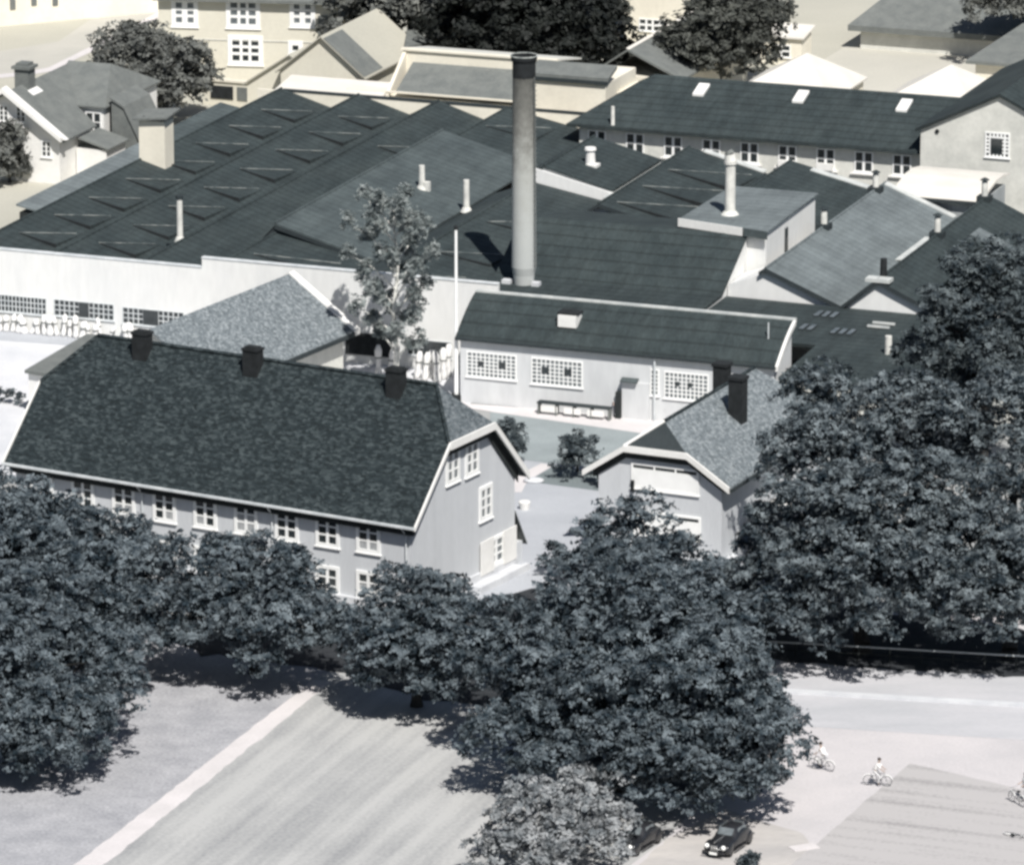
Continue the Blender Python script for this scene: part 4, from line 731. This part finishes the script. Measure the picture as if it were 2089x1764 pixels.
# ------------------------------------------------------------------ vegetation
def leaves(lobes,dens,size,seed,flat=.55,crs=(.7,1.2),inner=.25,ragged=.10):
    """leaf-sized faces gathered in flattened sprays on and inside each lobe. lobes: (x,y,z,rx,ry,rz)"""
    R_=np.random.default_rng(seed); C=[];Nn=[];SZ=[]
    for (x,y,z,rx,ry,rz) in lobes:
        cr=min(R_.uniform(*crs),max(rx,rz)*.5); rx,ry,rz=max(rx-.75*cr,cr*.6),max(ry-.75*cr,cr*.6),max(rz-.5*cr,cr*.4); area=4*math.pi*((rx*ry+rx*rz+ry*rz)/3); nc=max(6,int(area/(cr*cr*1.45)))
        d=R_.normal(size=(nc,3)); d/=np.linalg.norm(d,axis=1)[:,None]; d[:,2]=np.where(d[:,2]<-.55,-d[:,2],d[:,2])
        u=np.where(R_.random(nc)<inner,R_.uniform(.35,.75,nc),R_.uniform(.86,1.04+ragged,nc))
        c=d*np.array([rx,ry,rz])*u[:,None]+np.array([x,y,z])
        for i in range(nc):
            r=cr*R_.uniform(.45,1.35); mr=max(size*1.8,.2); nm=max(5,int(dens*.16*r*r/(mr*mr)*1.15))
            e=R_.normal(size=(nm,3))+d[i]*.55+np.array([0,0,.35]); e/=np.linalg.norm(e,axis=1)[:,None]
            mc=c[i]+e*np.array([r,r,r*flat*1.5])*R_.uniform(.75,1.12,nm)[:,None]
            mn=e*.55+np.array([0,0,.45])+R_.normal(size=(nm,3))*.48; mn/=np.linalg.norm(mn,axis=1)[:,None]
            k=13; n=nm*k; mcr=np.repeat(mc,k,0); mnr=np.repeat(mn,k,0)
            off=R_.normal(size=(n,3))*np.array([.55,.55,.3])*mr*R_.uniform(.6,1.3,n)[:,None]; off-=mnr*(off*mnr).sum(1)[:,None]*.7
            C.append(mcr+off); Nn.append(mnr+R_.normal(size=(n,3))*.24); SZ.append(R_.uniform(.6,1.3,n)*size)
    C=np.concatenate(C);Nn=np.concatenate(Nn);SZ=np.concatenate(SZ); k=C[:,2]>.15; C,Nn,SZ=C[k],Nn[k],SZ[k]
    Nn/=np.linalg.norm(Nn,axis=1)[:,None]; t=np.cross(Nn,R_.normal(size=Nn.shape)); t/=np.linalg.norm(t,axis=1)[:,None]; b=np.cross(Nn,t)
    a=SZ[:,None]; V=np.stack([C-t*a*.75,C-b*a*.42+t*a*.1,C+t*a*.8,C+b*a*.45-t*a*.05],1).reshape(-1,3)
    return V
def leafmesh(name,V,m,parent):
    n=len(V)//4; me=bpy.data.meshes.new(name); me.vertices.add(n*4); me.vertices.foreach_set('co',V.astype(np.float32).ravel()); me.loops.add(n*4); me.loops.foreach_set('vertex_index',np.arange(n*4,dtype=np.int32))
    me.polygons.add(n); me.polygons.foreach_set('loop_start',np.arange(0,n*4,4,dtype=np.int32)); me.polygons.foreach_set('loop_total',np.full(n,4,dtype=np.int32)); me.materials.append(m); me.update(calc_edges=True)
    o=bpy.data.objects.new(name,me); SC.collection.objects.link(o); o.parent=parent; return o
SEED=[11]; NL=[0]
def tree(name,label,cat,base,lobes,leaf='leaf',dens=10,size=.165,tr=.32,bark='bark',group=None,crs=(.7,1.2),flat=.42,inner=.25,ragged=.22,limbs=True,yx=1.0):
    o=P(*base,0.) if len(base)==2 else base
    T=thing(name,label,cat,o,0,group); L=[]
    for (px,py,z,rx,rz) in lobes:
        p=P(px,py,z); L.append((p[0]-o[0],p[1]-o[1],z,rx,rx*yx,rz))
    SEED[0]+=1; V=leaves(L,dens,size,SEED[0],flat,crs,inner,ragged); NL[0]+=len(V)//4
    leafmesh('crown',V,M[leaf],T)
    mb=MB(); top=max(L,key=lambda q:q[2]); h=top[2]*.75; mid=(top[0]*.35,top[1]*.35,h*.55)
    mb.tube((0,0,-.1),(0,0,.5),tr*1.45,tr*1.05,9); mb.path([(0,0,.5),mid,(top[0]*.8,top[1]*.8,top[2])],[tr*1.05,tr*.75,tr*.3],9)
    if limbs:
        for (x,y,z,rx,ry,rz) in L:
            mb.path([mid,((mid[0]+x)/2,(mid[1]+y)/2,(mid[2]+z)/2+.3),(x,y,z)],[tr*.55,tr*.4,tr*.2],7)
            for k in range(3):
                an=k*2.1+x; mb.path([(x,y,z),(x+rx*.6*math.cos(an),y+ry*.6*math.sin(an),z+rz*.25)],[tr*.2,tr*.07],5)
    mb.build('trunk',M[bark],T)
    return T
PK='park trees along the front of the houses'
# left mass
tree('broadleaf_tree','broad dark tree at the left edge covering the big house corner','tree',(60,1215),[(-30,1085,6.5,4.6,3.6),(95,1110,5.5,4.0,3.0),(40,1165,5.0,5.2,3.6),(225,1138,4.6,3.4,2.6)],group=PK)
tree('broadleaf_tree','spreading tree at the left edge standing between the corner tree and the lawn','tree',(110,1405),[(30,1275,5.6,5.0,3.4),(180,1220,5.2,4.4,3.2),(270,1185,4.4,3.4,2.6),(215,1290,4.2,3.2,2.4)],group=PK)
tree('broadleaf_tree','low tree in the bottom left corner throwing a jagged shadow on the lawn','tree',(50,1560),[(-20,1380,5.6,4.4,3.2),(110,1360,4.8,3.8,2.6),(60,1470,3.6,3.8,2.4),(180,1345,4.4,3.0,1.9),(-30,1520,2.6,3.4,1.8),(250,1385,4.4,2.4,1.3),(185,1445,3.8,3.2,1.6),(100,1510,2.6,3.6,1.7)],group=PK,leaf='leaf')
tree('broadleaf_tree','rounded tree under the middle of the big house, left of the footpath end','tree',(520,1372),[(455,1192,5.7,4.0,3.0),(560,1232,5.2,4.0,3.0),(440,1258,4.4,3.4,2.8),(605,1278,4.2,3.4,2.6),(515,1280,3.8,4.0,2.4)],group=PK)
tree('broadleaf_tree','compact rounded tree just left of the largest tree, below the house gable','tree',(850,1440),[(845,1275,5.6,4.0,3.0),(800,1322,4.4,3.2,2.7),(900,1322,4.6,3.2,2.7),(850,1352,3.6,3.6,2.3)],group=PK)
tree('broadleaf_tree','largest tree of the row, standing in the middle foreground between lawn and drive','tree',(1270,1610),[(1125,1315,7.4,4.2,3.2),(1025,1362,6.0,2.8,2.6),(1255,1228,9.2,4.2,3.4),(1350,1300,8.6,5.0,4.0),(1200,1370,6.4,5.0,3.6),(1420,1420,6.6,5.2,4.0),(1290,1465,5.2,5.0,3.6),(1140,1450,4.6,4.0,2.8),(1480,1520,4.4,4.2,3.2),(1380,1570,3.4,4.2,2.8),(1495,1560,3.4,3.2,1.9),(1530,1468,4.8,2.8,2.4),(1085,1500,3.6,3.6,1.9),(1190,1540,2.8,3.6,2.0)],group=PK,tr=.5)
tree('broadleaf_tree','dark tree rising behind the largest tree in front of the wide white blinds','tree',(1330,1290),[(1290,1100,6.0,3.0,2.6),(1370,1185,5.2,3.2,2.4),(1290,1180,4.6,3.6,2.6)],group=PK)
tree('broadleaf_tree','massive tree right of the low house, its foliage lying over the pale tile roof','tree',(1760,1330),[(1680,840,12.5,3.4,3.0),(1700,960,10.0,4.6,3.8),(1850,900,11.6,4.6,4.0),(1650,1080,7.4,3.8,3.4),(1770,1090,8.0,5.0,4.0),(1900,1050,9.0,4.6,4.0),(1600,1190,4.6,3.4,2.8),(1740,1215,5.2,4.6,3.2),(1870,1200,5.6,4.2,3.2)],group=PK,tr=.5,yx=.8,leaf='leaf_mid')
tree('broadleaf_tree','tall tree at the right edge with a dark gap beside its crown','tree',(2060,1340),[(2070,880,12.,3.4,3.6),(2100,1010,9.,3.4,3.2),(1990,1130,7.,4.0,3.2),(2090,1190,5.6,4.0,3.2),(2010,1250,4.0,4.0,2.4)],group=PK,tr=.5,yx=.8,leaf='leaf_mid')
tree('broadleaf_tree','tallest dark tree at the upper right covering the ends of the gabled sheds','tree',(2000,1000),[(2030,590,13.4,3.6,3.4),(1960,680,10.6,3.4,3.2),(2060,720,9.6,4.2,3.6),(1900,750,7.6,2.6,2.6),(1990,800,6.6,3.6,3.0)],group=PK,leaf='leaf_dark',tr=.45)
tree('broadleaf_tree','low tree filling the gap between the low house and the massive right-hand tree','tree',(1560,1290),[(1575,1100,4.6,1.7,1.8),(1570,1155,3.8,2.4,2.0),(1480,1230,3.2,3.2,2.2),(1600,1265,3.4,3.4,2.2)],group=PK,tr=.25)
tree('pale_shrub','large pale loose shrub at the lawn edge in front of the parked cars','shrub',(1140,1760),[(1110,1665,2.4,3.0,1.9),(1210,1620,2.5,2.4,1.6),(1050,1740,1.7,2.6,1.4),(1180,1725,1.7,2.8,1.5),(1245,1680,1.7,1.7,1.1)],leaf='leaf_pale',dens=11,size=.17,tr=.1,crs=(.6,1.0),group=None)
# birch
BTt=thing('birch_tree','slender pale birch with thin airy crown and white forked trunk beside the flagpole','tree',P(806,800,0))
mb=MB(); mb.path([(0,0,0),(.15,0,3.0),(-.1,.0,6.0),(.25,.1,9.5),(.0,.1,12.6),(-.05,.1,14.6)],[.24,.20,.15,.11,.06,.02],8)
brr=random.Random(3); tips=[]
for k in range(26):
    z=2.6+k*.44; an=k*2.4; ln=(3.3-abs(z-7.5)*.20)*brr.uniform(.6,1.3); q=(ln*math.cos(an),ln*math.sin(an),z+ln*.8); mb.path([(.05,0,z),(q[0]*.5,q[1]*.5,z+ln*.5),q],[.09,.05,.015],6); tips.append((q[0],q[1],q[2],.62,.62,.6)); tips.append((q[0]*.6,q[1]*.6,z+ln*.5,.5,.5,.5))
mb.build('trunk',M['birch_bark'],BTt)
leafmesh('crown',leaves(tips,8,.12,77,.9,(.45,.75),.2,.4),M['leaf_birch'],BTt)
# court shrubs
tree('court_shrub','round dark shrub on the court lawn between the two half-hipped houses','shrub',(1178,962),[(1182,922,1.7,1.5,1.25),(1160,948,1.0,1.0,.8)],dens=10,size=.13,tr=.08,crs=(.4,.6),leaf='leaf_dark')
tree('court_shrub','low double shrub pressed against the low house left corner','shrub',(1222,985),[(1215,962,.9,.8,.7),(1236,972,.9,.8,.8)],dens=10,size=.13,tr=.06,crs=(.35,.5),leaf='leaf_dark')
tree('court_shrub','tall narrow shrub half hidden behind the big house gable','shrub',(1044,950),[(1040,895,1.9,1.2,1.6),(1054,920,1.2,.9,1.0)],dens=10,size=.13,tr=.08,crs=(.4,.6),leaf='leaf_dark')
tree('small_conifer','small pointed dark conifer at the low house left corner','conifer',(1222,1100),[(1226,1070,1.6,.8,1.0),(1222,1085,.8,1.2,.8),(1232,1052,2.3,.4,.7)],dens=10,size=.13,tr=.08,crs=(.3,.5),leaf='leaf_dark')
tree('garden_bush','loose bush on the gravel below the big house steps','bush',(1150,1170),[(1125,1135,1.3,.9,.9),(1165,1155,1.0,1.3,.8)],dens=10,size=.16,tr=.06,crs=(.4,.7))
tree('verge_weed','small dark weedy clump beside the lane at the bottom edge right of the cars','plant',(1530,1764),[(1520,1758,.35,.45,.35),(1538,1750,.45,.35,.3)],dens=10,size=.12,tr=.03,crs=(.25,.35),leaf='leaf_dark')
hz=HG; V=leaves([(-.6,0,.5,.9,.5,.5),(.6,0,.5,.9,.5,.5)],10,.12,5,.7,(.3,.4),.2,0); leafmesh('foliage',V,M['leaf_dark'],HG)
# upper trees
tree('round_garden_tree','broad grey-green garden tree beside the white house at the upper left','tree',(330,222),[(270,110,5.6,3.4,2.6),(240,150,4.2,2.6,2.2),(340,145,4.6,4.0,2.8),(390,150,4.2,2.6,2.2),(320,190,3.0,4.0,2.2),(290,80,7.2,1.8,1.6)],leaf='leaf_far',dens=10,size=.25,tr=.3)
tree('garden_bush','small bushy tree in front of the white house at the left edge','bush',(20,372),[(15,300,3.2,2.0,2.0),(-10,330,2.0,2.0,1.6),(30,335,1.6,1.4,1.4)],leaf='leaf_far',dens=10,size=.2,tr=.12,crs=(.5,.8))
WD='wood behind the factory'
for k,(x,y,z,r,lf,lab) in enumerate(((760,20,7,5,'leaf_far','first grey tree of the wood, directly above the pale-roofed house'),(860,15,7,5,'leaf_far','grey tree of the wood between the pale-roofed house and the black trees'),(940,45,6,4,'leaf_far','smaller tree of the wood above the dark slate shed'))):
    tree('woodland_tree',lab,'tree',(x,y+150),[(x-30,y+5,z,r*.8,r*.7),(x+35,y,z-.5,r*.8,r*.7),(x,y-20,z+1.5,r*.7,r*.6)],leaf=lf,dens=10,size=.34,group=WD,crs=(1.1,1.7))
M['leaf_black']=leaf_mat('leaves_black',(.020,.023,.020),(.010,.012,.011))
for k,(x,y,z,r,lab) in enumerate(((1010,30,8,5.5,'black yew-like tree left of the smokestack top'),(1090,60,8,6,'black tree directly behind the smokestack crown'),(1185,70,6,4.6,'black tree right of the smokestack crown'),(1060,-10,9,6,'rearmost black tree above the smokestack crown'))):
    tree('dark_woodland_tree',lab,'tree',(x,y+160),[(x-40,y,z,r*.8,r*.75),(x+40,y+10,z-1,r*.8,r*.75),(x,y+50,z-2.5,r*.85,r*.6),(x,y-30,z+1,r*.7,r*.6)],leaf='leaf_black',dens=10,size=.36,group='black trees of the wood',crs=(1.1,1.7))
for k,(x,y,z,r,lab) in enumerate(((1195,15,7,3.4,'grey-green tree above the black trees right of the smokestack'),(1262,112,3,2.2,'small leafy tree at the right end of the black trees'))):
    tree('woodland_tree',lab,'tree',(x,y+120),[(x-20,y,z,r*.8,r*.8),(x+30,y+15,z-1,r*.8,r*.7)],leaf='leaf_top',dens=10,size=.28,group=WD)
tree('round_street_tree','big dark round tree standing behind the long works building','tree',(1470,175),[(1460,70,6.6,4.4,3.4),(1420,110,5.0,3.0,2.6),(1530,60,6.2,3.6,3.0),(1500,110,4.4,4.0,2.8),(1570,30,6.8,2.4,2.0),(1490,15,9.,3.2,2.6)],leaf='leaf_top',dens=10,size=.28,tr=.4)
tree('woodland_tree','tree cut by the top right corner of the view','tree',(2040,60),[(2030,5,6,3.2,2.4),(2090,15,5.4,3.2,2.4)],leaf='leaf_far',dens=10,size=.3,group=WD)
TP=thing('white_post','pale slender post standing among the black trees right of the smokestack','post',P(1168,150,0)); MB().tube((0,0,0),(0,0,4.6),.22,.16,8).build('shaft',M['birch_bark'],TP); MB().box(-.3,.3,-.2,.2,4.2,4.9).build('head',M['birch_bark'],TP)
# ------------------------------------------------------------------ fence under the right trees
f0=P(1560,1335); f1=P(2300,1378); FN=thing('park_fence','thin white rail fence in deep shade under the right-hand trees','fence',f0,math.degrees(math.atan2(f1[1]-f0[1],f1[0]-f0[0])))
L_=math.dist(f0[:2],f1[:2]); MB().box(0,L_,-.04,.04,.86,.94).build('rail',M['gutter'],FN); MB().box(0,L_,-.03,.03,.40,.46).build('rail',M['dark_wood'],FN)
for k in range(12): MB().box(k*L_/11.5-.05,k*L_/11.5+.05,-.05,.05,0,.86).build('post',M['dark_wood'],FN)
# ------------------------------------------------------------------ cars
M['car']=mat('black_car_paint',(.014,.015,.018),(.022,.023,.026),1,.25,spec=.7); M['chrome']=mat('chrome',(.82,.82,.80),(.7,.7,.7),1,.22,metal=.85); M['tyre']=mat('rubber',(.018,.018,.02),(.03,.03,.03),3,.9); M['lamp']=mat('headlamp_glass',(.9,.9,.86),(.8,.8,.78),1,.3)
def car(px,py,yaw,label):
    T=thing('parked_car',label,'car',P(px,py,0),yaw,'black cars parked by the drive')
    # +a is the rear, the nose points to -a ; b across
    st=[(-1.95,.20,.42,.30,.46),(-1.85,.30,.74,.26,.62),(-1.2,.46,.90,.24,.70),(-.62,.56,.98,.24,.74),(-.50,.58,1.02,.24,.76),(-.2,.60,1.34,.24,.76),(.15,.60,1.46,.24,.78),(.6,.60,1.47,.24,.78),(1.0,.58,1.38,.24,.76),(1.4,.52,1.12,.26,.74),(1.75,.42,.82,.28,.66),(1.95,.28,.55,.34,.5)]
    n=16; vs=[];fs=[]
    for (x,wt,zt,zb,wb) in st:
        for i in range(n):
            t=2*math.pi*i/n; s_,c_=math.sin(t),math.cos(t); zc=(zb+min(zt,.78))/2
            if s_>=0: z=.62+(zt-.62)*abs(s_)**.62; w=wt*abs(c_)**.5 if s_>.55 else wb*abs(c_)**.35
            else: z=.62-(.62-zb)*abs(s_)**.5; w=wb*abs(c_)**.4
            vs.append((x,math.copysign(w,c_) if abs(c_)>1e-6 else 0,z))
    for j in range(len(st)-1):
        for i in range(n): fs.append((j*n+i,j*n+(i+1)%n,(j+1)*n+(i+1)%n,(j+1)*n+i))
    fs+=[tuple(range(n))[::-1],tuple(range((len(st)-1)*n,len(st)*n))]
    bd=MB().add(vs,fs).build('body',M['car'],T,smooth=True); md=bd.modifiers.new('s','SUBSURF'); md.levels=1; md.render_levels=1
    for sx in (-1.28,1.2):
        for s_ in (-1,1):
            MB().ell((sx,s_*.66,.48),(.52,.17,.36),14,8).build('fender',M['car'],T,smooth=True)
            w=MB().ring((sx,s_*.70,.31),.22,.09,'b',18,8).build('wheel',M['tyre'],T,smooth=True); MB().tube((sx,s_*.70-.05,.31),(sx,s_*.70+.07,.31),.16,.14,14).build('hubcap',M['chrome'],w)
    MB().add([(-.60,-.46,1.0),(-.60,.46,1.0),(-.24,.44,1.30),(-.24,-.44,1.30)],[(0,1,2,3)]).prism([(-.56,-.46,1.02),(-.56,.46,1.02),(-.22,.43,1.33),(-.22,-.43,1.33)],(-.05,0,.02)).build('windscreen',M['glass_pale'],T)
    for s_ in (-1,1): MB().prism([(-.12,s_*.60,1.02),(1.0,s_*.60,1.02),(.86,s_*.53,1.30),(.0,s_*.54,1.31)],(0,s_*.05,0)).build('side_window',M['glass_pale'],T)
    MB().prism([(1.32,-.3,1.1),(1.32,.3,1.1),(1.12,.28,1.30),(1.12,-.28,1.30)],(.06,0,.03)).build('rear_window',M['glass_pale'],T)
    for s_ in (-1,1): h=MB().ell((-1.82,s_*.52,.66),(.13,.15,.15),12,8).build('headlight',M['lamp'],T,smooth=True)
    MB().box(-2.08,-1.98,-.70,.70,.34,.44).build('bumper',M['car'],T); MB().box(-2.10,-2.0,-.24,.24,.28,.42).build('number_plate',M['lamp'],T); MB().box(1.98,2.06,-.66,.66,.36,.46).build('bumper',M['chrome'],T)
    g=MB(); 
    for k in range(5): g.box(-1.99,-1.94,-.2+k*.09,-.17+k*.09,.46,.80)
    g.build('grille',M['chrome'],T); MB().box(-1.9,-.6,-.015,.015,.90,1.0).build('bonnet_strip',M['chrome'],T)
    for s_ in (-1,1): MB().box(-.75,.7,s_*.76-.05,s_*.76+.05,.24,.30).build('running_board',M['car'],T)
    return T
car(1487,1730,62,'black rounded saloon car parked alone on the drive with pale headlights')
car(1300,1728,60,'black saloon car half covered by the pale shrub at the lawn edge')
# ------------------------------------------------------------------ bicycles and people
def bicycle(px,py,yaw,label,group='bicycles near the drive'):
    T=thing('bicycle',label,'bicycle',P(px,py,0),yaw,group)
    for a in (-.54,.54):
        w=MB().ring((a,0,.33),.31,.022,'b',24,6).build('wheel',M['bike'],T,smooth=True); s=MB()
        for k in range(10): an=math.pi*2*k/10; s.tube((a,0,.33),(a+.3*math.cos(an),0,.33+.3*math.sin(an)),.006,.006,4)
        s.build('spokes',M['chrome'],w)
        m_=MB(); 
        for k in range(7):
            t0,t1=math.radians(20+20*k),math.radians(40+20*k); m_.tube((a+.37*math.cos(t0),0,.33+.37*math.sin(t0)),(a+.37*math.cos(t1),0,.33+.37*math.sin(t1)),.03,.03,6)
        m_.build('mudguard',M['frame'],T)
    f=MB(); bb=(-.02,0,.30); st=(-.16,0,.78); hd=(.40,0,.80)
    for p,q in ((bb,st),(st,hd),(bb,(.44,0,.62)),(bb,(-.54,0,.33)),(st,(-.54,0,.33)),(hd,(.54,0,.33))): f.tube(p,q,.022,.022,6)
    f.build('frame',M['bike'],T); MB().ell((-.18,0,.86),(.14,.09,.05)).build('saddle',M['soot'],T,smooth=True); MB().tube((.40,0,.80),(.36,0,.98),.016,.016,6).tube((.36,-.26,.98),(.36,.26,.98),.016,.016,6).build('handlebar',M['chrome'],T)
    return T
M['bike']=mat('dusty_enamel',(.14,.145,.15),(.09,.09,.1),3,.5)
M['skin']=mat('skin',(.42,.33,.28),(.38,.30,.26),2,.6); M['shirt']=mat('white_shirt',(.80,.79,.78),(.74,.73,.72),3,.9); M['trousers']=mat('pale_trousers',(.60,.59,.60),(.5,.5,.5),3,.9); M['darkcloth']=mat('dark_cloth',(.08,.09,.10),(.06,.07,.08),3,.9); M['hair']=mat('dark_hair',(.05,.045,.04),(.03,.03,.03),5,.8)
def skin(name,pts,edges,rad,m,parent,root=0):
    me=bpy.data.meshes.new(name); me.from_pydata(pts,edges,[]); o=bpy.data.objects.new(name,me); SC.collection.objects.link(o); o.parent=parent; me.materials.append(m)
    sm=o.modifiers.new('skin','SKIN'); 
    for i,r in enumerate(rad): me.skin_vertices[0].data[i].radius=(r,r) if not isinstance(r,tuple) else r
    me.skin_vertices[0].data[root].use_root=True; sm.use_smooth_shade=True
    s=o.modifiers.new('sub','SUBSURF'); s.levels=1; s.render_levels=2; return o
def person(px,py,yaw,pose,label,pants='trousers'):
    T=thing('person',label,'person',P(px,py,0),yaw)
    if pose=='ride':
        hip=(-.20,0,.93); ch_=(.02,0,1.32); nk=(.06,0,1.46); hd=(.10,0,1.60); sh=lambda s:(.02,s*.18,1.38); el=lambda s:(.20,s*.23,1.16); ha=lambda s:(.36,s*.24,1.0)
        hp=lambda s:(-.18,s*.09,.90); kn=lambda s:(.14,s*.12,.72 if s>0 else .62); an=lambda s:(.02 if s>0 else .04,s*.12,.38 if s>0 else .20); to=lambda s:(.16 if s>0 else .18,s*.12,.34 if s>0 else .15)
    else:
        hip=(0,0,.92); ch_=(.02,0,1.30); nk=(.02,0,1.45); hd=(.05,0,1.60); sh=lambda s:(.0,s*.19,1.38); el=lambda s:(.08,s*.26,1.12); ha=lambda s:(.30,s*.24,1.0)
        hp=lambda s:(0,s*.09,.90); kn=lambda s:(.05*s,s*.10,.48); an=lambda s:(.08*s,s*.11,.09); to=lambda s:(.08*s+.15,s*.12,.05)
    pts=[hip,ch_,nk,hd]; ed=[(0,1),(1,2),(2,3)]; rad=[.15,.155,.055,.10]
    pts.append((hd[0]+.005,0,hd[2]+.1)); ed.append((3,4)); rad.append(.075)
    for s in (-1,1):
        b=len(pts); hx=ha(s); pts+=[sh(s),el(s),hx,(hx[0]+.08,hx[1],hx[2]-.01)]; ed+=[(1,b),(b,b+1),(b+1,b+2),(b+2,b+3)]; rad+=[.065,.045,.032,.035]
        for k in range(4): pts.append((hx[0]+.15-.01*abs(k-1),hx[1]-.03+.02*k,hx[2]-.04)); ed.append((b+3,b+4+k)); rad.append(.009)
        pts.append((hx[0]+.09,hx[1]-s*.05,hx[2]+.01)); ed.append((b+2,b+8)); rad.append(.010)
        b=len(pts); pts+=[hp(s),kn(s),an(s),to(s)]; ed+=[(0,b),(b,b+1),(b+1,b+2),(b+2,b+3)]; rad+=[.085,.06,.04,.035]
    skin('body',pts,ed,rad,M['skin'],T)
    p=[hip,ch_,(ch_[0]+.02,0,ch_[2]+.09)]; e=[(0,1),(1,2)]; r=[.165,.175,.11]
    for s in (-1,1): b=len(p); m1=tuple((a+c)/2 for a,c in zip(sh(s),el(s))); p+=[sh(s),m1,el(s)]; e+=[(1,b),(b,b+1),(b+1,b+2)]; r+=[.08,.072,.06]
    skin('shirt',p,e,r,M['shirt'],T)
    p=[(hip[0],0,hip[2]-.02)]; e=[]; r=[.168]
    for s in (-1,1): b=len(p); p+=[hp(s),kn(s),an(s)]; e+=[(0,b),(b,b+1),(b+1,b+2)]; r+=[.10,.078,.062]
    skin('trousers',p,e,r,M[pants],T)
    for s in (-1,1): t=to(s); a=an(s); MB().ell(((t[0]+a[0])/2,t[1],(t[2]+a[2])/2-.02),(.13,.05,.045)).build('shoe',M['soot'],T,smooth=True)
    MB().ell((hd[0]-.02,0,hd[2]+.075),(.115,.10,.095),12,8).build('hair',M['hair'],T,smooth=True)
    f=MB(); f.ell((hd[0]+.105,0,hd[2]+.03),(.018,.014,.025),6,5); f.build('nose',M['skin'],T,smooth=True)
    e_=MB(); e_.ell((hd[0]+.088,.032,hd[2]+.05),(.012,.012,.008),6,4).ell((hd[0]+.088,-.032,hd[2]+.05),(.012,.012,.008),6,4); e_.build('eyes',M['soot'],T,smooth=True)
    return T
bicycle(1790,1602,-12,'bicycle ridden across the pale drive by the cyclist at the corner of the striped square'); person(1790,1602,-12,'ride','cyclist in white shirt riding towards the corner of the striped square')
bicycle(1676,1570,150,'bicycle ridden across the pale drive by the cyclist nearest the largest tree'); person(1676,1570,150,'ride','cyclist in white shirt on the pale drive nearest the largest tree')
bicycle(2074,1640,120,'bicycle at the right edge held by the person in white'); person(2092,1632,200,'stand','person in white cut by the right edge of the view, holding a bicycle')
bicycle(2082,1700,-25,'bicycle lying at the lower right edge of the striped square').rotation_euler=(math.radians(78),0,math.radians(-25))
for k,(x,y,yw) in enumerate(((1316,850,-15),(1332,853,20),(1350,858,-30))):
    bicycle(x,y,yw,('bicycle nearest the hall door porch','middle bicycle of the three leaned beside the hall door','bicycle nearest the low house roof, right of the hall door')[k],'bicycles leaned beside the hall door')
person(1258,850,-90,'stand','person in white shirt and dark trousers standing in the hall doorway',pants='darkcloth')
ST=thing('marker_stone','low round pale stone at the tip of the court lawn','stone',P(1089,983,0)); MB().ell((0,0,.12),(.75,.5,.22),14,6).build('stone',M['concrete'],ST,smooth=True)
ST=thing('white_basin','small white basin standing in the court beside the big house','basin',P(1070,1038,0)); MB().tube((0,0,0),(0,0,.5),.32,.42,14).ell((0,0,.52),(.42,.42,.1)).build('bowl',M['white'],ST)
MC=thing('manhole_slab','bright pale slab at the corner where the drive meets the striped square','slab',P(1640,1728,0),25); MB().box(-.8,.8,-.45,.45,0,.05).build('slab',M['path'],MC)
print('leaves',NL[0])
